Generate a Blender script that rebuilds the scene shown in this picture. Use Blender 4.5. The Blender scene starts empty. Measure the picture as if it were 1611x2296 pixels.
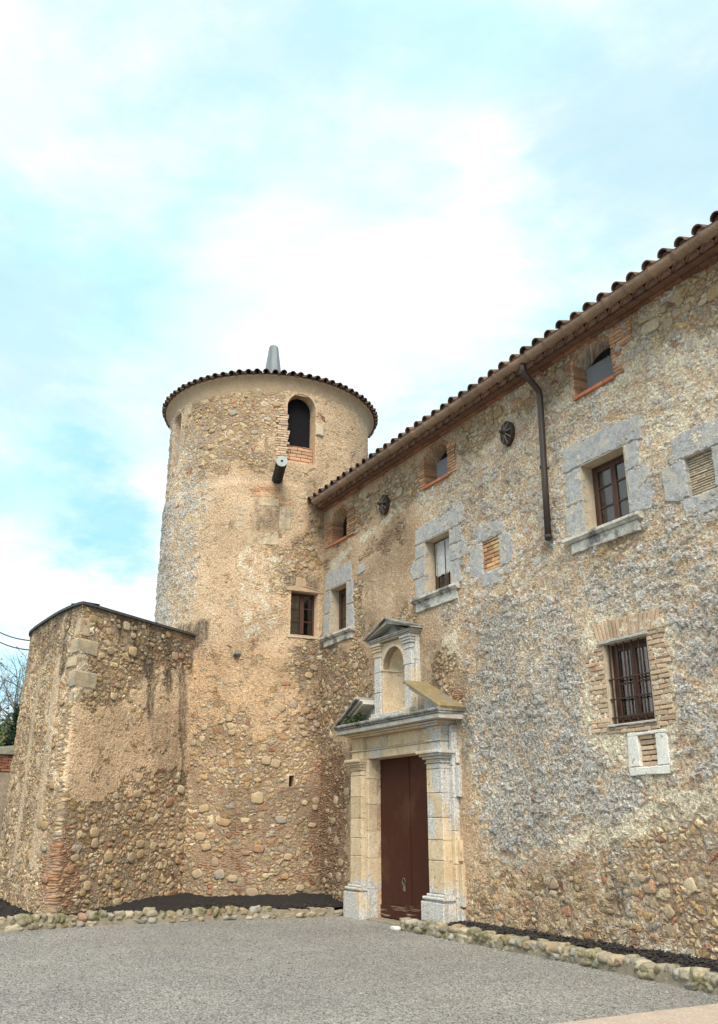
import bpy, bmesh, math, random
import numpy as np
from mathutils import Vector
R = math.radians
S = bpy.context.scene
COL = S.collection
rnd = random.Random(7)
rng = np.random.default_rng(11)

# ------------------------------------------------------------------ camera, sky, sun, exposure
PITCH, YAW = R(19.316), R(28.754)
cam_d = bpy.data.cameras.new('camera')
cam = bpy.data.objects.new('camera', cam_d)
COL.objects.link(cam)
cam.location = (0, 0, 1.6)
cam.rotation_euler = Vector((-math.cos(YAW) * math.cos(PITCH), math.sin(YAW) * math.cos(PITCH), math.sin(PITCH))).to_track_quat('-Z', 'Y').to_euler()
cam_d.sensor_fit = 'VERTICAL'
cam_d.sensor_height = 36
cam_d.lens = 36 * 1996.76 / 2296
cam_d.clip_start, cam_d.clip_end = 0.05, 3000
S.camera = cam

SUN_EL, SUN_AZ = R(50), R(118)        # azimuth measured clockwise from +Y
sun_dir = Vector((math.sin(SUN_AZ) * math.cos(SUN_EL), math.cos(SUN_AZ) * math.cos(SUN_EL), math.sin(SUN_EL)))
sd = bpy.data.lights.new('sun', 'SUN')
sd.energy, sd.angle, sd.color = 1.55, R(38), (1.0, 0.90, 0.77)
sun = bpy.data.objects.new('sun', sd)
COL.objects.link(sun)
sun.rotation_euler = sun_dir.to_track_quat('Z', 'Y').to_euler()
sun.location = (0, 0, 60)

S.view_settings.view_transform = 'Standard'
S.view_settings.look = 'None'
S.view_settings.gamma = 1
S.view_settings.exposure = 1.74
S.cycles.max_bounces = 6
S.cycles.diffuse_bounces = 3
S.cycles.use_denoising = True


class NT:
    """small helper for building node trees"""
    def __init__(s, nt): s.nt = nt
    def n(s, typ, ins=None, **kw):
        nd = s.nt.nodes.new(typ)
        for k, v in kw.items(): setattr(nd, k, v)
        for k, v in (ins or {}).items(): s.set(nd.inputs[k], v)
        return nd
    def set(s, sock, v):
        if isinstance(v, bpy.types.NodeSocket): s.nt.links.new(v, sock)
        elif isinstance(v, (tuple, list)) and sock.type == 'RGBA' and len(v) == 3: sock.default_value = (*v, 1)
        else: sock.default_value = v
    def m(s, op, a, b=0.0, c=0.0, clamp=False):
        nd = s.n('ShaderNodeMath', operation=op, use_clamp=clamp)
        for i, v in enumerate((a, b, c)): s.set(nd.inputs[i], v)
        return nd.outputs[0]
    def step(s, v, lo, hi, o0=0.0, o1=1.0):
        nd = s.n('ShaderNodeMapRange', interpolation_type='SMOOTHSTEP')
        for k, x in zip(('Value', 'From Min', 'From Max', 'To Min', 'To Max'), (v, lo, hi, o0, o1)): s.set(nd.inputs[k], x)
        return nd.outputs[0]
    def mix(s, f, a, b, blend='MIX'):
        nd = s.n('ShaderNodeMix', data_type='RGBA', blend_type=blend)
        s.set(nd.inputs[0], f); s.set(nd.inputs[6], a); s.set(nd.inputs[7], b)
        return nd.outputs[2]
    def mixf(s, f, a, b):
        nd = s.n('ShaderNodeMix', data_type='FLOAT')
        s.set(nd.inputs[0], f); s.set(nd.inputs[2], a); s.set(nd.inputs[3], b)
        return nd.outputs[0]
    def noise(s, vec, scale, detail=3, rough=.55, dist=0.0, dims='3D'):
        nd = s.n('ShaderNodeTexNoise', {'Vector': vec, 'Scale': scale, 'Detail': detail, 'Roughness': rough, 'Distortion': dist}, noise_dimensions=dims)
        return nd.outputs[0]
    def ramp(s, f, stops, interp='LINEAR'):
        nd = s.n('ShaderNodeValToRGB')
        s.set(nd.inputs[0], f)
        cr = nd.color_ramp; cr.interpolation = interp
        while len(cr.elements) < len(stops): cr.elements.new(.5)
        for e, (p, c) in zip(cr.elements, stops): e.position = p; e.color = (*c, 1)
        return nd.outputs[0]
    def scale(s, vec, xyz):
        nd = s.n('ShaderNodeVectorMath', operation='MULTIPLY')
        s.set(nd.inputs[0], vec); nd.inputs[1].default_value = xyz
        return nd.outputs[0]
    def add(s, a, b):
        nd = s.n('ShaderNodeVectorMath', operation='ADD'); s.set(nd.inputs[0], a); s.set(nd.inputs[1], b)
        return nd.outputs[0]


W = bpy.data.worlds.new('World')
S.world = W
W.use_nodes = True
g = NT(W.node_tree)
for nd in list(W.node_tree.nodes): W.node_tree.nodes.remove(nd)
sky = g.n('ShaderNodeTexSky', sky_type='NISHITA', sun_disc=False)
sky.sun_elevation, sky.sun_rotation = SUN_EL, SUN_AZ
sky.air_density, sky.dust_density = 1.0, 1.5
tc = g.n('ShaderNodeTexCoord')
dirv = tc.outputs['Generated']
flat = g.scale(dirv, (1.0, 1.0, 2.2))
n1 = g.noise(flat, 2.3, 9, .60, .5)
n2 = g.noise(g.add(flat, (3.1, 1.7, .4)), 5.2, 8, .62, .4)
n3 = g.noise(g.add(flat, (7.3, 2.2, 5.4)), 3.0, 5, .55, .2)
cover = g.step(g.m('ADD', g.m('MULTIPLY', n1, .7), g.m('MULTIPLY', n2, .3)), .33, .66)
blue = g.mix(1.0, sky.outputs[0], (0.86, 1.45, 1.25), 'MULTIPLY')
veil = g.mix(.86, blue, (2.95, 5.05, 5.7))
white = g.mix(g.step(n3, .42, .66), (6.3, 5.9, 6.0), (4.4, 5.25, 5.6))
col = g.mix(cover, veil, white)
n4 = g.noise(g.add(flat, (1.3, 9.1, 2.7)), 3.4, 6, .6, .4)
col = g.mix(g.step(n4, .50, .68, 0, .8), col, (2.6, 4.3, 5.2))
wv = g.n('ShaderNodeTexNoise', {'Vector': flat, 'Scale': 5.0, 'Detail': 7, 'Roughness': .62})
wob = g.n('ShaderNodeVectorMath', operation='MULTIPLY_ADD')
g.set(wob.inputs[0], wv.outputs['Color']); wob.inputs[1].default_value = (.34, .34, .34); g.set(wob.inputs[2], g.add(dirv, (-.17, -.17, -.17)))
# cloud masses of this sky: direction, angular radius, colour, strength
for dv_, rad_, col_, st_ in (
    ((-0.440, 0.612, 0.657), 0.16, (2.75, 3.95, 4.9), 0.80),
    ((-0.660, 0.208, 0.722), 0.13, (2.75, 3.95, 4.9), 0.55),
    ((-0.590, 0.393, 0.705), 0.10, (2.75, 3.95, 4.9), 0.40),
    ((-0.509, 0.610, 0.607), 0.12, (2.75, 3.95, 4.9), 0.40),
    ((-0.861, 0.083, 0.501), 0.10, (2.75, 3.95, 4.9), 0.60),
    ((-0.896, 0.163, 0.413), 0.09, (2.75, 3.95, 4.9), 0.45),
    ((-0.920, 0.225, 0.320), 0.06, (1.5, 3.7, 4.9), 0.68),
    ((-0.934, 0.157, 0.322), 0.05, (1.5, 3.7, 4.9), 0.50),
    ((-0.982, 0.128, 0.138), 0.05, (1.5, 3.7, 4.9), 0.50),
    ((-0.706, 0.401, 0.584), 0.15, (5.6, 5.7, 5.9), 0.38),
    ((-0.815, 0.310, 0.489), 0.12, (5.6, 5.7, 5.9), 0.36),
    ((-0.742, 0.043, 0.670), 0.09, (5.6, 5.7, 5.9), 0.36),
    ((-0.951, 0.142, 0.275), 0.07, (5.6, 5.7, 5.9), 0.36),
    ((-0.643, 0.502, 0.579), 0.09, (5.6, 5.7, 5.9), 0.27),
    ((-0.755, 0.130, 0.643), 0.07, (5.6, 5.7, 5.9), 0.22)):
    ds = g.n('ShaderNodeVectorMath', operation='DISTANCE'); g.set(ds.inputs[0], wob.outputs[0]); ds.inputs[1].default_value = dv_
    col = g.mix(g.step(ds.outputs['Value'], rad_ * 1.45, rad_ * .35, 0, st_), col, col_)
bg = g.n('ShaderNodeBackground', {'Color': col, 'Strength': 0.065})
wo = g.n('ShaderNodeOutputWorld', {'Surface': bg.outputs[0]})

# ------------------------------------------------------------------ object helpers
WL = {}                                # where each object's own origin lies in the world


def thing(name, label, cat, loc=(0, 0, 0), group=None):
    o = bpy.data.objects.new(name, None)
    COL.objects.link(o)
    o.location = loc
    o.empty_display_size = .2
    WL[o] = np.array(loc, float)
    tag(o, label, cat, group)
    return o


def tag(o, label=None, cat=None, group=None, kind=None):
    for k, v in (('label', label), ('category', cat), ('group', group), ('kind', kind)):
        if v: o[k] = v
    return o


def link(name, me, mats, parent=None, smooth=False, loc=None):
    o = bpy.data.objects.new(name, me)
    COL.objects.link(o)
    base = WL[parent] if parent is not None else np.array(loc if loc is not None else (0, 0, 0), float)
    n = len(me.vertices)
    co = np.empty(n * 3)
    me.vertices.foreach_get('co', co)
    me.vertices.foreach_set('co', (co.reshape(-1, 3) - base).ravel())
    if parent is not None: o.parent = parent
    else: o.location = base
    WL[o] = base
    for m in (mats if isinstance(mats, (list, tuple)) else [mats]): me.materials.append(m)
    if smooth: me.polygons.foreach_set('use_smooth', [True] * len(me.polygons))
    me.update()
    return o


class MB:
    """collects shapes in world coordinates and links them as one mesh"""
    def __init__(s): s.v, s.f = [], []
    def add(s, vs, fs):
        b = len(s.v)
        s.v.extend([tuple(map(float, p)) for p in vs])
        s.f.extend([tuple(i + b for i in f) for f in fs])
        return s
    def box(s, x0, x1, y0, y1, z0, z1, j=0.0, bev=0.0):
        q = lambda a: a + rnd.uniform(-j, j)
        if bev <= 0:
            vs = [(q(x), q(y), q(z)) for z in (z0, z1) for y in (y0, y1) for x in (x0, x1)]
            return s.add(vs, [(0, 2, 3, 1), (4, 5, 7, 6), (0, 1, 5, 4), (2, 6, 7, 3), (0, 4, 6, 2), (1, 3, 7, 5)])
        # chamfered towards -Y (the seen side)
        vs = []
        for y, d in ((y0, bev), (y0 + bev, 0), (y1, 0)):
            for x, z in ((x0 + d, z0 + d), (x1 - d, z0 + d), (x1 - d, z1 - d), (x0 + d, z1 - d)): vs.append((q(x), y, q(z)))
        fs = [(0, 1, 2, 3), (11, 10, 9, 8)]
        for a in (0, 4):
            for i in range(4):
                k = (i + 1) % 4
                fs.append((a + i, a + 4 + i, a + 4 + k, a + k))
        return s.add(vs, fs)
    def prism(s, poly, y0, y1, bev=.008, step=0.07, j=.006):
        """outline in (x, z), worn edges, pushed from y0 (seen face) to y1"""
        p = np.array(poly, float)
        area = .5 * np.sum(p[:, 0] * np.roll(p[:, 1], -1) - np.roll(p[:, 0], -1) * p[:, 1])
        if area < 0: p = p[::-1]
        pts = []
        for a, b in zip(p, np.roll(p, -1, 0)):
            k = max(1, int(np.linalg.norm(b - a) / step)) if step else 1
            for t in range(k):
                pts.append(a + (b - a) * t / k + np.array([rnd.uniform(-j, j), rnd.uniform(-j, j)]))
        pts = np.array(pts)
        tan = np.roll(pts, -1, 0) - np.roll(pts, 1, 0)
        nr = np.stack([-tan[:, 1], tan[:, 0]], 1)
        nr /= np.linalg.norm(nr, axis=1)[:, None] + 1e-9
        n = len(pts)
        ins = pts + nr * bev
        vs = [(x, y0, z) for x, z in ins] + [(x, y0 + bev, z) for x, z in pts] + [(x, y1, z) for x, z in pts]
        fs = [tuple(range(n)), tuple(range(3 * n - 1, 2 * n - 1, -1))]
        for r_ in (0, n):
            for i in range(n):
                k = (i + 1) % n
                fs.append((r_ + i, r_ + n + i, r_ + n + k, r_ + k))
        return s.add(vs, fs)
    def tube(s, path, r, seg=8, caps=True):
        P = [np.array(p, float) for p in path]
        rs = r if isinstance(r, (list, tuple)) else [r] * len(P)
        vs, fs = [], []
        ref = None
        for i, p in enumerate(P):
            t = (P[min(i + 1, len(P) - 1)] - P[max(i - 1, 0)])
            t /= np.linalg.norm(t) + 1e-12
            if ref is None: ref = np.array([0, 0, 1.]) if abs(t[2]) < .9 else np.array([1., 0, 0])
            a = np.cross(t, ref); a /= np.linalg.norm(a) + 1e-12
            b = np.cross(a, t); ref = b
            for k in range(seg):
                q = 2 * math.pi * k / seg
                vs.append(p + rs[i] * (a * math.cos(q) + b * math.sin(q)))
        for i in range(len(P) - 1):
            for k in range(seg):
                k2 = (k + 1) % seg
                fs.append((i * seg + k, i * seg + k2, (i + 1) * seg + k2, (i + 1) * seg + k))
        if caps:
            fs.append(tuple(range(seg - 1, -1, -1))); fs.append(tuple((len(P) - 1) * seg + k for k in range(seg)))
        return s.add(vs, fs)
    def lathe(s, prof, c, seg=64, a0=0, a1=2 * math.pi):
        vs, fs = [], []
        full = abs(a1 - a0 - 2 * math.pi) < 1e-6
        n = seg if full else seg + 1
        for k in range(n):
            a = a0 + (a1 - a0) * k / seg
            for r_, z in prof: vs.append((c[0] + r_ * math.cos(a), c[1] + r_ * math.sin(a), z))
        m = len(prof)
        for k in range(seg):
            k2 = (k + 1) % n
            for i in range(m - 1): fs.append((k * m + i, k2 * m + i, k2 * m + i + 1, k * m + i + 1))
        return s.add(vs, fs)
    def mesh(s, name):
        me = bpy.data.meshes.new(name)
        me.from_pydata(s.v, [], s.f)
        me.validate()
        return me
    def build(s, name, mat, parent=None, smooth=False, loc=None):
        return link(name, s.mesh(name), mat, parent, smooth, loc)


# ------------------------------------------------------------------ numpy noise and painted masks
_T = rng.random((257, 257))


def vnoise(x, y):
    x = np.asarray(x) + 1000.0; y = np.asarray(y) + 1000.0
    xi, yi = np.floor(x).astype(int), np.floor(y).astype(int)
    fx, fy = x - xi, y - yi
    fx = fx * fx * (3 - 2 * fx); fy = fy * fy * (3 - 2 * fy)
    a, b = _T[xi % 256, yi % 256], _T[(xi + 1) % 256, yi % 256]
    c, d = _T[xi % 256, (yi + 1) % 256], _T[(xi + 1) % 256, (yi + 1) % 256]
    return (a * (1 - fx) + b * fx) * (1 - fy) + (c * (1 - fx) + d * fx) * fy


def fbm(x, y, o=4, r=.55):
    t, a, n = 0, 1, 0
    for k in range(o):
        t = t + a * vnoise(x * 2 ** k + 17.3 * k, y * 2 ** k + 5.1 * k); n += a; a *= r
    return t / n - .5


def sdpoly(poly, u, v):
    p = np.array(poly); d = np.full(u.shape, 1e9); ins = np.zeros(u.shape, bool)
    for (ax, ay), (bx, by) in zip(p, np.roll(p, -1, 0)):
        ex, ey = bx - ax, by - ay
        t = np.clip(((u - ax) * ex + (v - ay) * ey) / (ex * ex + ey * ey + 1e-12), 0, 1)
        d = np.minimum(d, np.hypot(u - ax - t * ex, v - ay - t * ey))
        cr = ((ay > v) != (by > v)) & (u < ex * (v - ay) / (ey if abs(ey) > 1e-9 else 1e-9) + ax)
        ins ^= cr
    return np.where(ins, -d, d)


def paint(key, ch, u, v, base=0.0, amp=.5, soft=.13):
    out = np.zeros(u.shape) + base
    wob = fbm(u * 1.7, v * 1.7, 5) * amp
    for w, poly in MASKS[key].get(ch, []):
        s = sdpoly(poly, u, v) + wob
        m = np.clip((soft - s) / (2 * soft), 0, 1)
        m = m * m * (3 - 2 * m)
        out = np.where(m > 0, out * (1 - m) + np.maximum(out, w) * m, out)
    return out


SPL = 3.62
CABLES = [((-20.77, 3.1, 5.46), (-33.88, 2.9, 8.84)), ((-20.77, 3.13, 5.25), (-33.87, 2.94, 8.48))]
# painted patches, in metres on each face: (strength, outline)
MASKS = {
 'wall': {
  'expo': [(1, [(-16.24,8.03), (-15.93,8.30), (-13.33,8.23), (-13.30,7.72), (-15.93,7.43), (-17.08,7.34), (-17.29,7.18)]), (0.9, [(-12.35,8.14), (-9.93,8.23), (-9.90,7.94), (-10.89,7.91), (-12.30,7.77)]), (0.8, [(-9.68,8.28), (-9.07,8.30), (-9.06,7.99), (-9.65,7.91)]), (1, [(-7.98,8.31), (-6.08,8.37), (-6.21,7.60), (-6.76,7.67), (-7.58,7.82)]), (0.8, [(-18.03,5.38), (-16.12,5.06), (-15.37,4.50), (-15.11,3.94), (-16.11,3.53), (-16.89,3.42), (-16.29,2.85), (-16.36,-0.02), (-17.81,-0.13)]), (1, [(-13.07,4.16), (-12.72,4.19), (-12.21,3.82), (-12.24,3.39), (-12.76,3.52)]), (0.52, [(-12.55,0.59), (-11.93,1.01), (-10.66,1.02), (-10.06,1.30), (-9.44,1.37), (-8.72,1.43), (-8.32,1.64), (-7.68,1.79), (-7.16,1.92), (-7.48,0.00), (-12.59,-0.05)]), (0.95, [(-8.44,1.59), (-7.17,1.87), (-7.44,0.22), (-8.33,0.60)]), (0.9, [(-9.32,5.30), (-8.20,5.19), (-8.15,4.99), (-9.17,5.06)]), (0.8, [(-16.22,6.62), (-15.64,6.48), (-15.64,5.26), (-16.22,5.27)]), (0.9, [(-16.03,6.96), (-14.02,7.17), (-14.02,7.03), (-15.93,6.69)]), (0.8, [(-14.07,5.40), (-13.60,5.39), (-13.62,4.90), (-14.09,4.98)])],
  'grey': [(0.78, [(-12.01,4.91), (-10.78,5.24), (-9.67,4.78), (-9.35,4.26), (-9.32,3.02), (-8.74,2.40), (-8.03,2.15), (-8.31,1.69), (-9.44,1.37), (-10.65,1.11), (-11.68,1.27), (-12.10,1.92), (-12.25,3.31)]), (0.75, [(-7.75,4.07), (-6.79,4.14), (-7.16,1.92), (-7.80,1.89), (-7.89,2.61)]), (0.5, [(-13.59,7.68), (-10.56,7.62), (-9.42,7.02), (-9.61,5.31), (-10.80,5.03), (-12.68,4.88)]), (0.46, [(-9.36,7.52), (-7.84,7.78), (-6.21,7.60), (-6.80,4.04), (-9.34,5.17)]), (0.66, [(-9.71,5.33), (-6.63,5.09), (-6.85,3.79), (-9.19,4.10)]), (0.88, [(-11.01,2.66), (-8.45,2.27), (-8.46,1.69), (-10.15,1.30), (-11.43,1.59)])],
  'pale': [(0.72, [(-9.26,4.27), (-8.49,4.29), (-7.70,4.16), (-7.73,2.86), (-7.78,2.11), (-8.70,2.15), (-9.30,2.49), (-9.43,3.27)]), (0.8, [(-10.33,1.41), (-9.00,1.64), (-8.20,2.00), (-7.13,2.09), (-7.21,1.64), (-7.71,1.59), (-8.50,1.43), (-9.44,1.37), (-10.07,1.21)]), (0.9, [(-17.29,7.18), (-15.93,7.38), (-14.09,7.56), (-14.01,7.42), (-15.93,7.15), (-17.07,6.82)]), (0.8, [(-9.64,7.87), (-9.04,7.68), (-8.03,7.65), (-7.20,7.70), (-7.20,7.60), (-8.05,7.52), (-9.06,7.54), (-9.65,7.72)]), (0.6, [(-12.90,4.69), (-12.28,4.73), (-12.19,4.19), (-12.72,4.19)]), (0.5, [(-9.17,7.44), (-7.38,7.55), (-6.23,7.48), (-6.49,5.90), (-7.64,6.34), (-7.85,7.09)])],
  'dark': [(0.4, [(-15.93,6.54), (-15.17,6.55), (-15.01,5.06), (-15.73,5.09)]), (0.28, [(-15.54,7.22), (-13.76,7.46), (-13.49,6.31), (-14.16,5.16), (-15.36,5.39)]), (0.5, [(-12.36,3.47), (-12.05,3.37), (-12.02,2.18), (-12.38,2.20)]), (0.35, [(-10.23,1.07), (-9.47,1.15), (-9.47,0.46), (-10.35,0.39)]), (0.6, [(-9.17,0.95), (-8.87,0.91), (-8.95,0.60), (-9.18,0.58)]), (0.5, [(-13.55,4.80), (-12.90,4.61), (-12.95,3.69), (-13.59,3.92)]), (0.4, [(-18.03,5.38), (-16.31,5.10), (-15.92,3.51), (-16.27,-0.01), (-17.81,-0.13)])],
  'warm': [(1, [(-10.17,1.13), (-9.39,1.15), (-9.43,0.78), (-10.22,0.67)]), (0.6, [(-12.53,0.92), (-7.25,1.36), (-7.48,0.00), (-12.59,-0.05)]), (0.6, [(-12.11,5.32), (-11.49,5.18), (-11.79,1.27), (-12.38,1.25)]), (0.5, [(-9.66,8.50), (-8.01,8.44), (-7.60,7.73), (-9.68,7.65)]), (0.4, [(-8.54,5.16), (-7.99,5.01), (-8.04,4.60), (-8.59,4.73)])],
  'brick': [(0.6, [(-17.93,2.94), (-16.49,2.94), (-16.36,0.45), (-17.62,0.38)]), (0.9, [(-12.61,3.80), (-12.16,3.70), (-12.17,3.49), (-12.62,3.50)]), (0.6, [(-15.93,6.89), (-14.02,7.17), (-14.02,6.99), (-15.93,6.64)])],
 },
 'tower': {
  'expo': [(0.72, [(-3.11,11.85), (-0.72,11.74), (-0.68,10.40), (-1.51,10.20), (-2.56,10.50), (-3.20,11.03)]), (0.62, [(-3.31,12.04), (-1.57,11.66), (-0.64,9.05), (-3.60,9.39)]), (1, [(-3.10,2.38), (-1.76,2.71), (-0.66,2.98), (0.11,3.84), (0.38,5.01), (1.53,5.16), (1.54,-0.27), (-2.83,-0.19)]), (0.75, [(-0.54,5.32), (0.56,5.53), (0.57,4.25), (-0.42,4.75)]), (0.6, [(-1.00,7.42), (0.27,8.09), (0.29,6.82), (-0.77,6.40)]), (0.6, [(-2.60,4.21), (-1.25,3.79), (-1.20,2.53), (-2.47,2.55)])],
  'grey': [(0.6, [(-4.75,5.90), (-4.75,11.52), (-2.57,10.62), (-2.62,5.97)]), (1, [(-4.74,5.89), (-4.72,9.51), (-4.76,9.55), (-3.23,5.64)])],
  'pale': [(0.45, [(-1.80,7.43), (-0.81,7.74), (-0.54,5.52), (-1.50,5.21)])],
  'dark': [(1, [(-2.61,5.81), (-2.20,5.85), (-2.23,5.43), (-2.67,5.08), (-3.24,5.74)]), (0.45, [(-0.22,9.16), (0.31,9.32), (0.52,7.82), (-0.08,7.82)]), (0.5, [(-1.34,8.58), (-0.63,8.61), (-0.61,7.86), (-1.31,7.83)]), (0.6, [(-0.58,6.82), (0.29,6.92), (0.29,6.51), (-0.57,6.42)]), (0.45, [(-0.44,5.33), (0.56,5.43), (0.60,2.75), (-0.09,3.64)]), (0.25, [(-1.68,4.92), (-0.02,5.07), (-0.21,4.19), (-1.46,4.35)]), (0.3, [(-1.74,2.36), (0.60,2.38), (0.64,-0.21), (-1.61,-0.15)])],
  'warm': [(0.9, [(-2.80,4.99), (-0.43,5.23), (0.11,3.84), (-0.84,2.89), (-2.59,2.55)]), (0.4, [(-0.70,11.09), (2.72,11.66), (2.72,10.38), (-0.64,9.05)])],
  'brick': [(0.6, [(0.03,2.73), (1.16,2.96), (1.18,0.61), (0.18,0.64)]), (0.6, [(-2.37,1.16), (-1.14,1.24), (-1.12,0.75), (-2.23,0.66)]), (0.55, [(-0.77,0.66), (0.17,0.90), (0.18,0.48), (-0.58,0.41)]), (0.5, [(-1.53,1.75), (-0.43,1.67), (-0.42,1.33), (-1.51,1.33)]), (1, [(-1.43,8.89), (-0.69,8.91), (-0.63,8.63), (-1.29,8.60)])],
 },
 'annex': {
  'expo': [(1, [(-0.09,5.59), (3.63,5.60), (3.56,4.70), (1.97,4.34), (0.98,3.91), (0.26,3.95)]), (1, [(-0.32,0.13), (-0.13,1.44), (0.70,1.70), (1.82,2.31), (3.16,2.62), (3.60,2.74), (3.88,-0.04)])],
  'grey': [(0.5, [(-0.25,5.14), (-0.04,5.26), (0.08,4.45), (-0.14,4.42)])],
  'pale': [(0.6, [(-0.19,4.73), (0.43,4.84), (0.57,3.86), (-0.04,3.71)])],
  'dark': [(0.8, [(0.97,5.42), (1.14,5.41), (1.16,4.97), (1.06,4.95)]), (0.7, [(0.47,5.41), (0.61,5.41), (0.63,5.05), (0.56,5.04)]), (0.9, [(1.38,5.41), (1.59,5.41), (1.63,4.69), (1.52,4.67)]), (1, [(1.77,5.40), (2.12,5.41), (2.23,3.53), (2.00,3.51)]), (0.9, [(2.34,5.41), (2.74,5.43), (2.78,4.12), (2.53,4.14)]), (0.7, [(2.79,5.39), (3.25,5.43), (3.38,2.28), (3.12,2.36)]), (0.42, [(1.91,3.76), (3.26,3.81), (3.41,2.37), (2.33,2.50)]), (0.5, [(1.29,5.48), (3.48,5.47), (3.57,4.60), (1.40,4.65)])],
  'warm': [(0.75, [(-0.09,4.02), (1.61,3.98), (3.34,3.82), (3.30,2.72), (0.69,1.74), (0.05,1.66)]), (0.5, [(-0.32,0.13), (0.06,1.58), (3.60,2.74), (3.88,-0.04)])],
  'brick': [(0.7, [(-0.41,1.02), (-0.05,1.30), (0.27,1.44), (0.44,0.78), (0.37,0.22), (-0.33,0.20)]), (0.5, [(0.95,1.51), (2.30,1.58), (2.34,1.26), (0.98,1.28)])],
 },
}
# ------------------------------------------------------------------ materials
def new_mat(name):
    m = bpy.data.materials.new(name)
    m.use_nodes = True
    for nd in list(m.node_tree.nodes): m.node_tree.nodes.remove(nd)
    return m, NT(m.node_tree)


def finish(g, color, rough=.9, height=None, dist=.01, metallic=0.0, spec=.25, disp=None, extra=None, bumpstr=1.0):
    ins = {'Base Color': color, 'Roughness': rough, 'Metallic': metallic, 'Specular IOR Level': spec}
    ins.update(extra or {})
    b = g.n('ShaderNodeBsdfPrincipled', ins)
    if height is not None:
        bp = g.n('ShaderNodeBump', {'Height': height, 'Distance': dist, 'Strength': bumpstr})
        g.set(b.inputs['Normal'], bp.outputs[0])
    o = g.n('ShaderNodeOutputMaterial', {'Surface': b.outputs[0]})
    if disp is not None: g.set(o.inputs['Displacement'], disp)


def simple(name, c1, c2, scale=6, rough=.85, bump=.006, speck=None, metallic=0.0, spec=.25, island=0.0, stretch=(1, 1, 1), c3=None, con=.32):
    m, g = new_mat(name)
    pos = g.scale(g.n('ShaderNodeNewGeometry').outputs['Position'], stretch)
    n = g.noise(pos, scale, 6, .65)
    c = g.mix(g.step(n, .3, .7), c1, c2)
    if c3: c = g.mix(g.step(g.noise(pos, scale * .37, 4, .6), .5, .66), c, c3)
    fine = g.noise(pos, scale * 7, 4, .7)
    if speck: c = g.mix(g.step(fine, .55, .72), c, speck)
    c = g.mix(1.0, c, g.ramp(fine, [(.25, (1 - con,) * 3), (.75, (1 + con,) * 3)]), 'MULTIPLY')
    if island:
        ri = g.n('ShaderNodeNewGeometry').outputs['Random Per Island']
        c = g.mix(1.0, c, g.ramp(ri, [(0, (1 - island,) * 3), (.5, (1, 1, 1)), (1, (1 + island, 1 + island * .8, 1 + island * .6))]), 'MULTIPLY')
    finish(g, c, rough, g.m('ADD', g.m('MULTIPLY', n, .6), g.m('MULTIPLY', fine, .5)), bump, metallic, spec)
    return m


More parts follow.
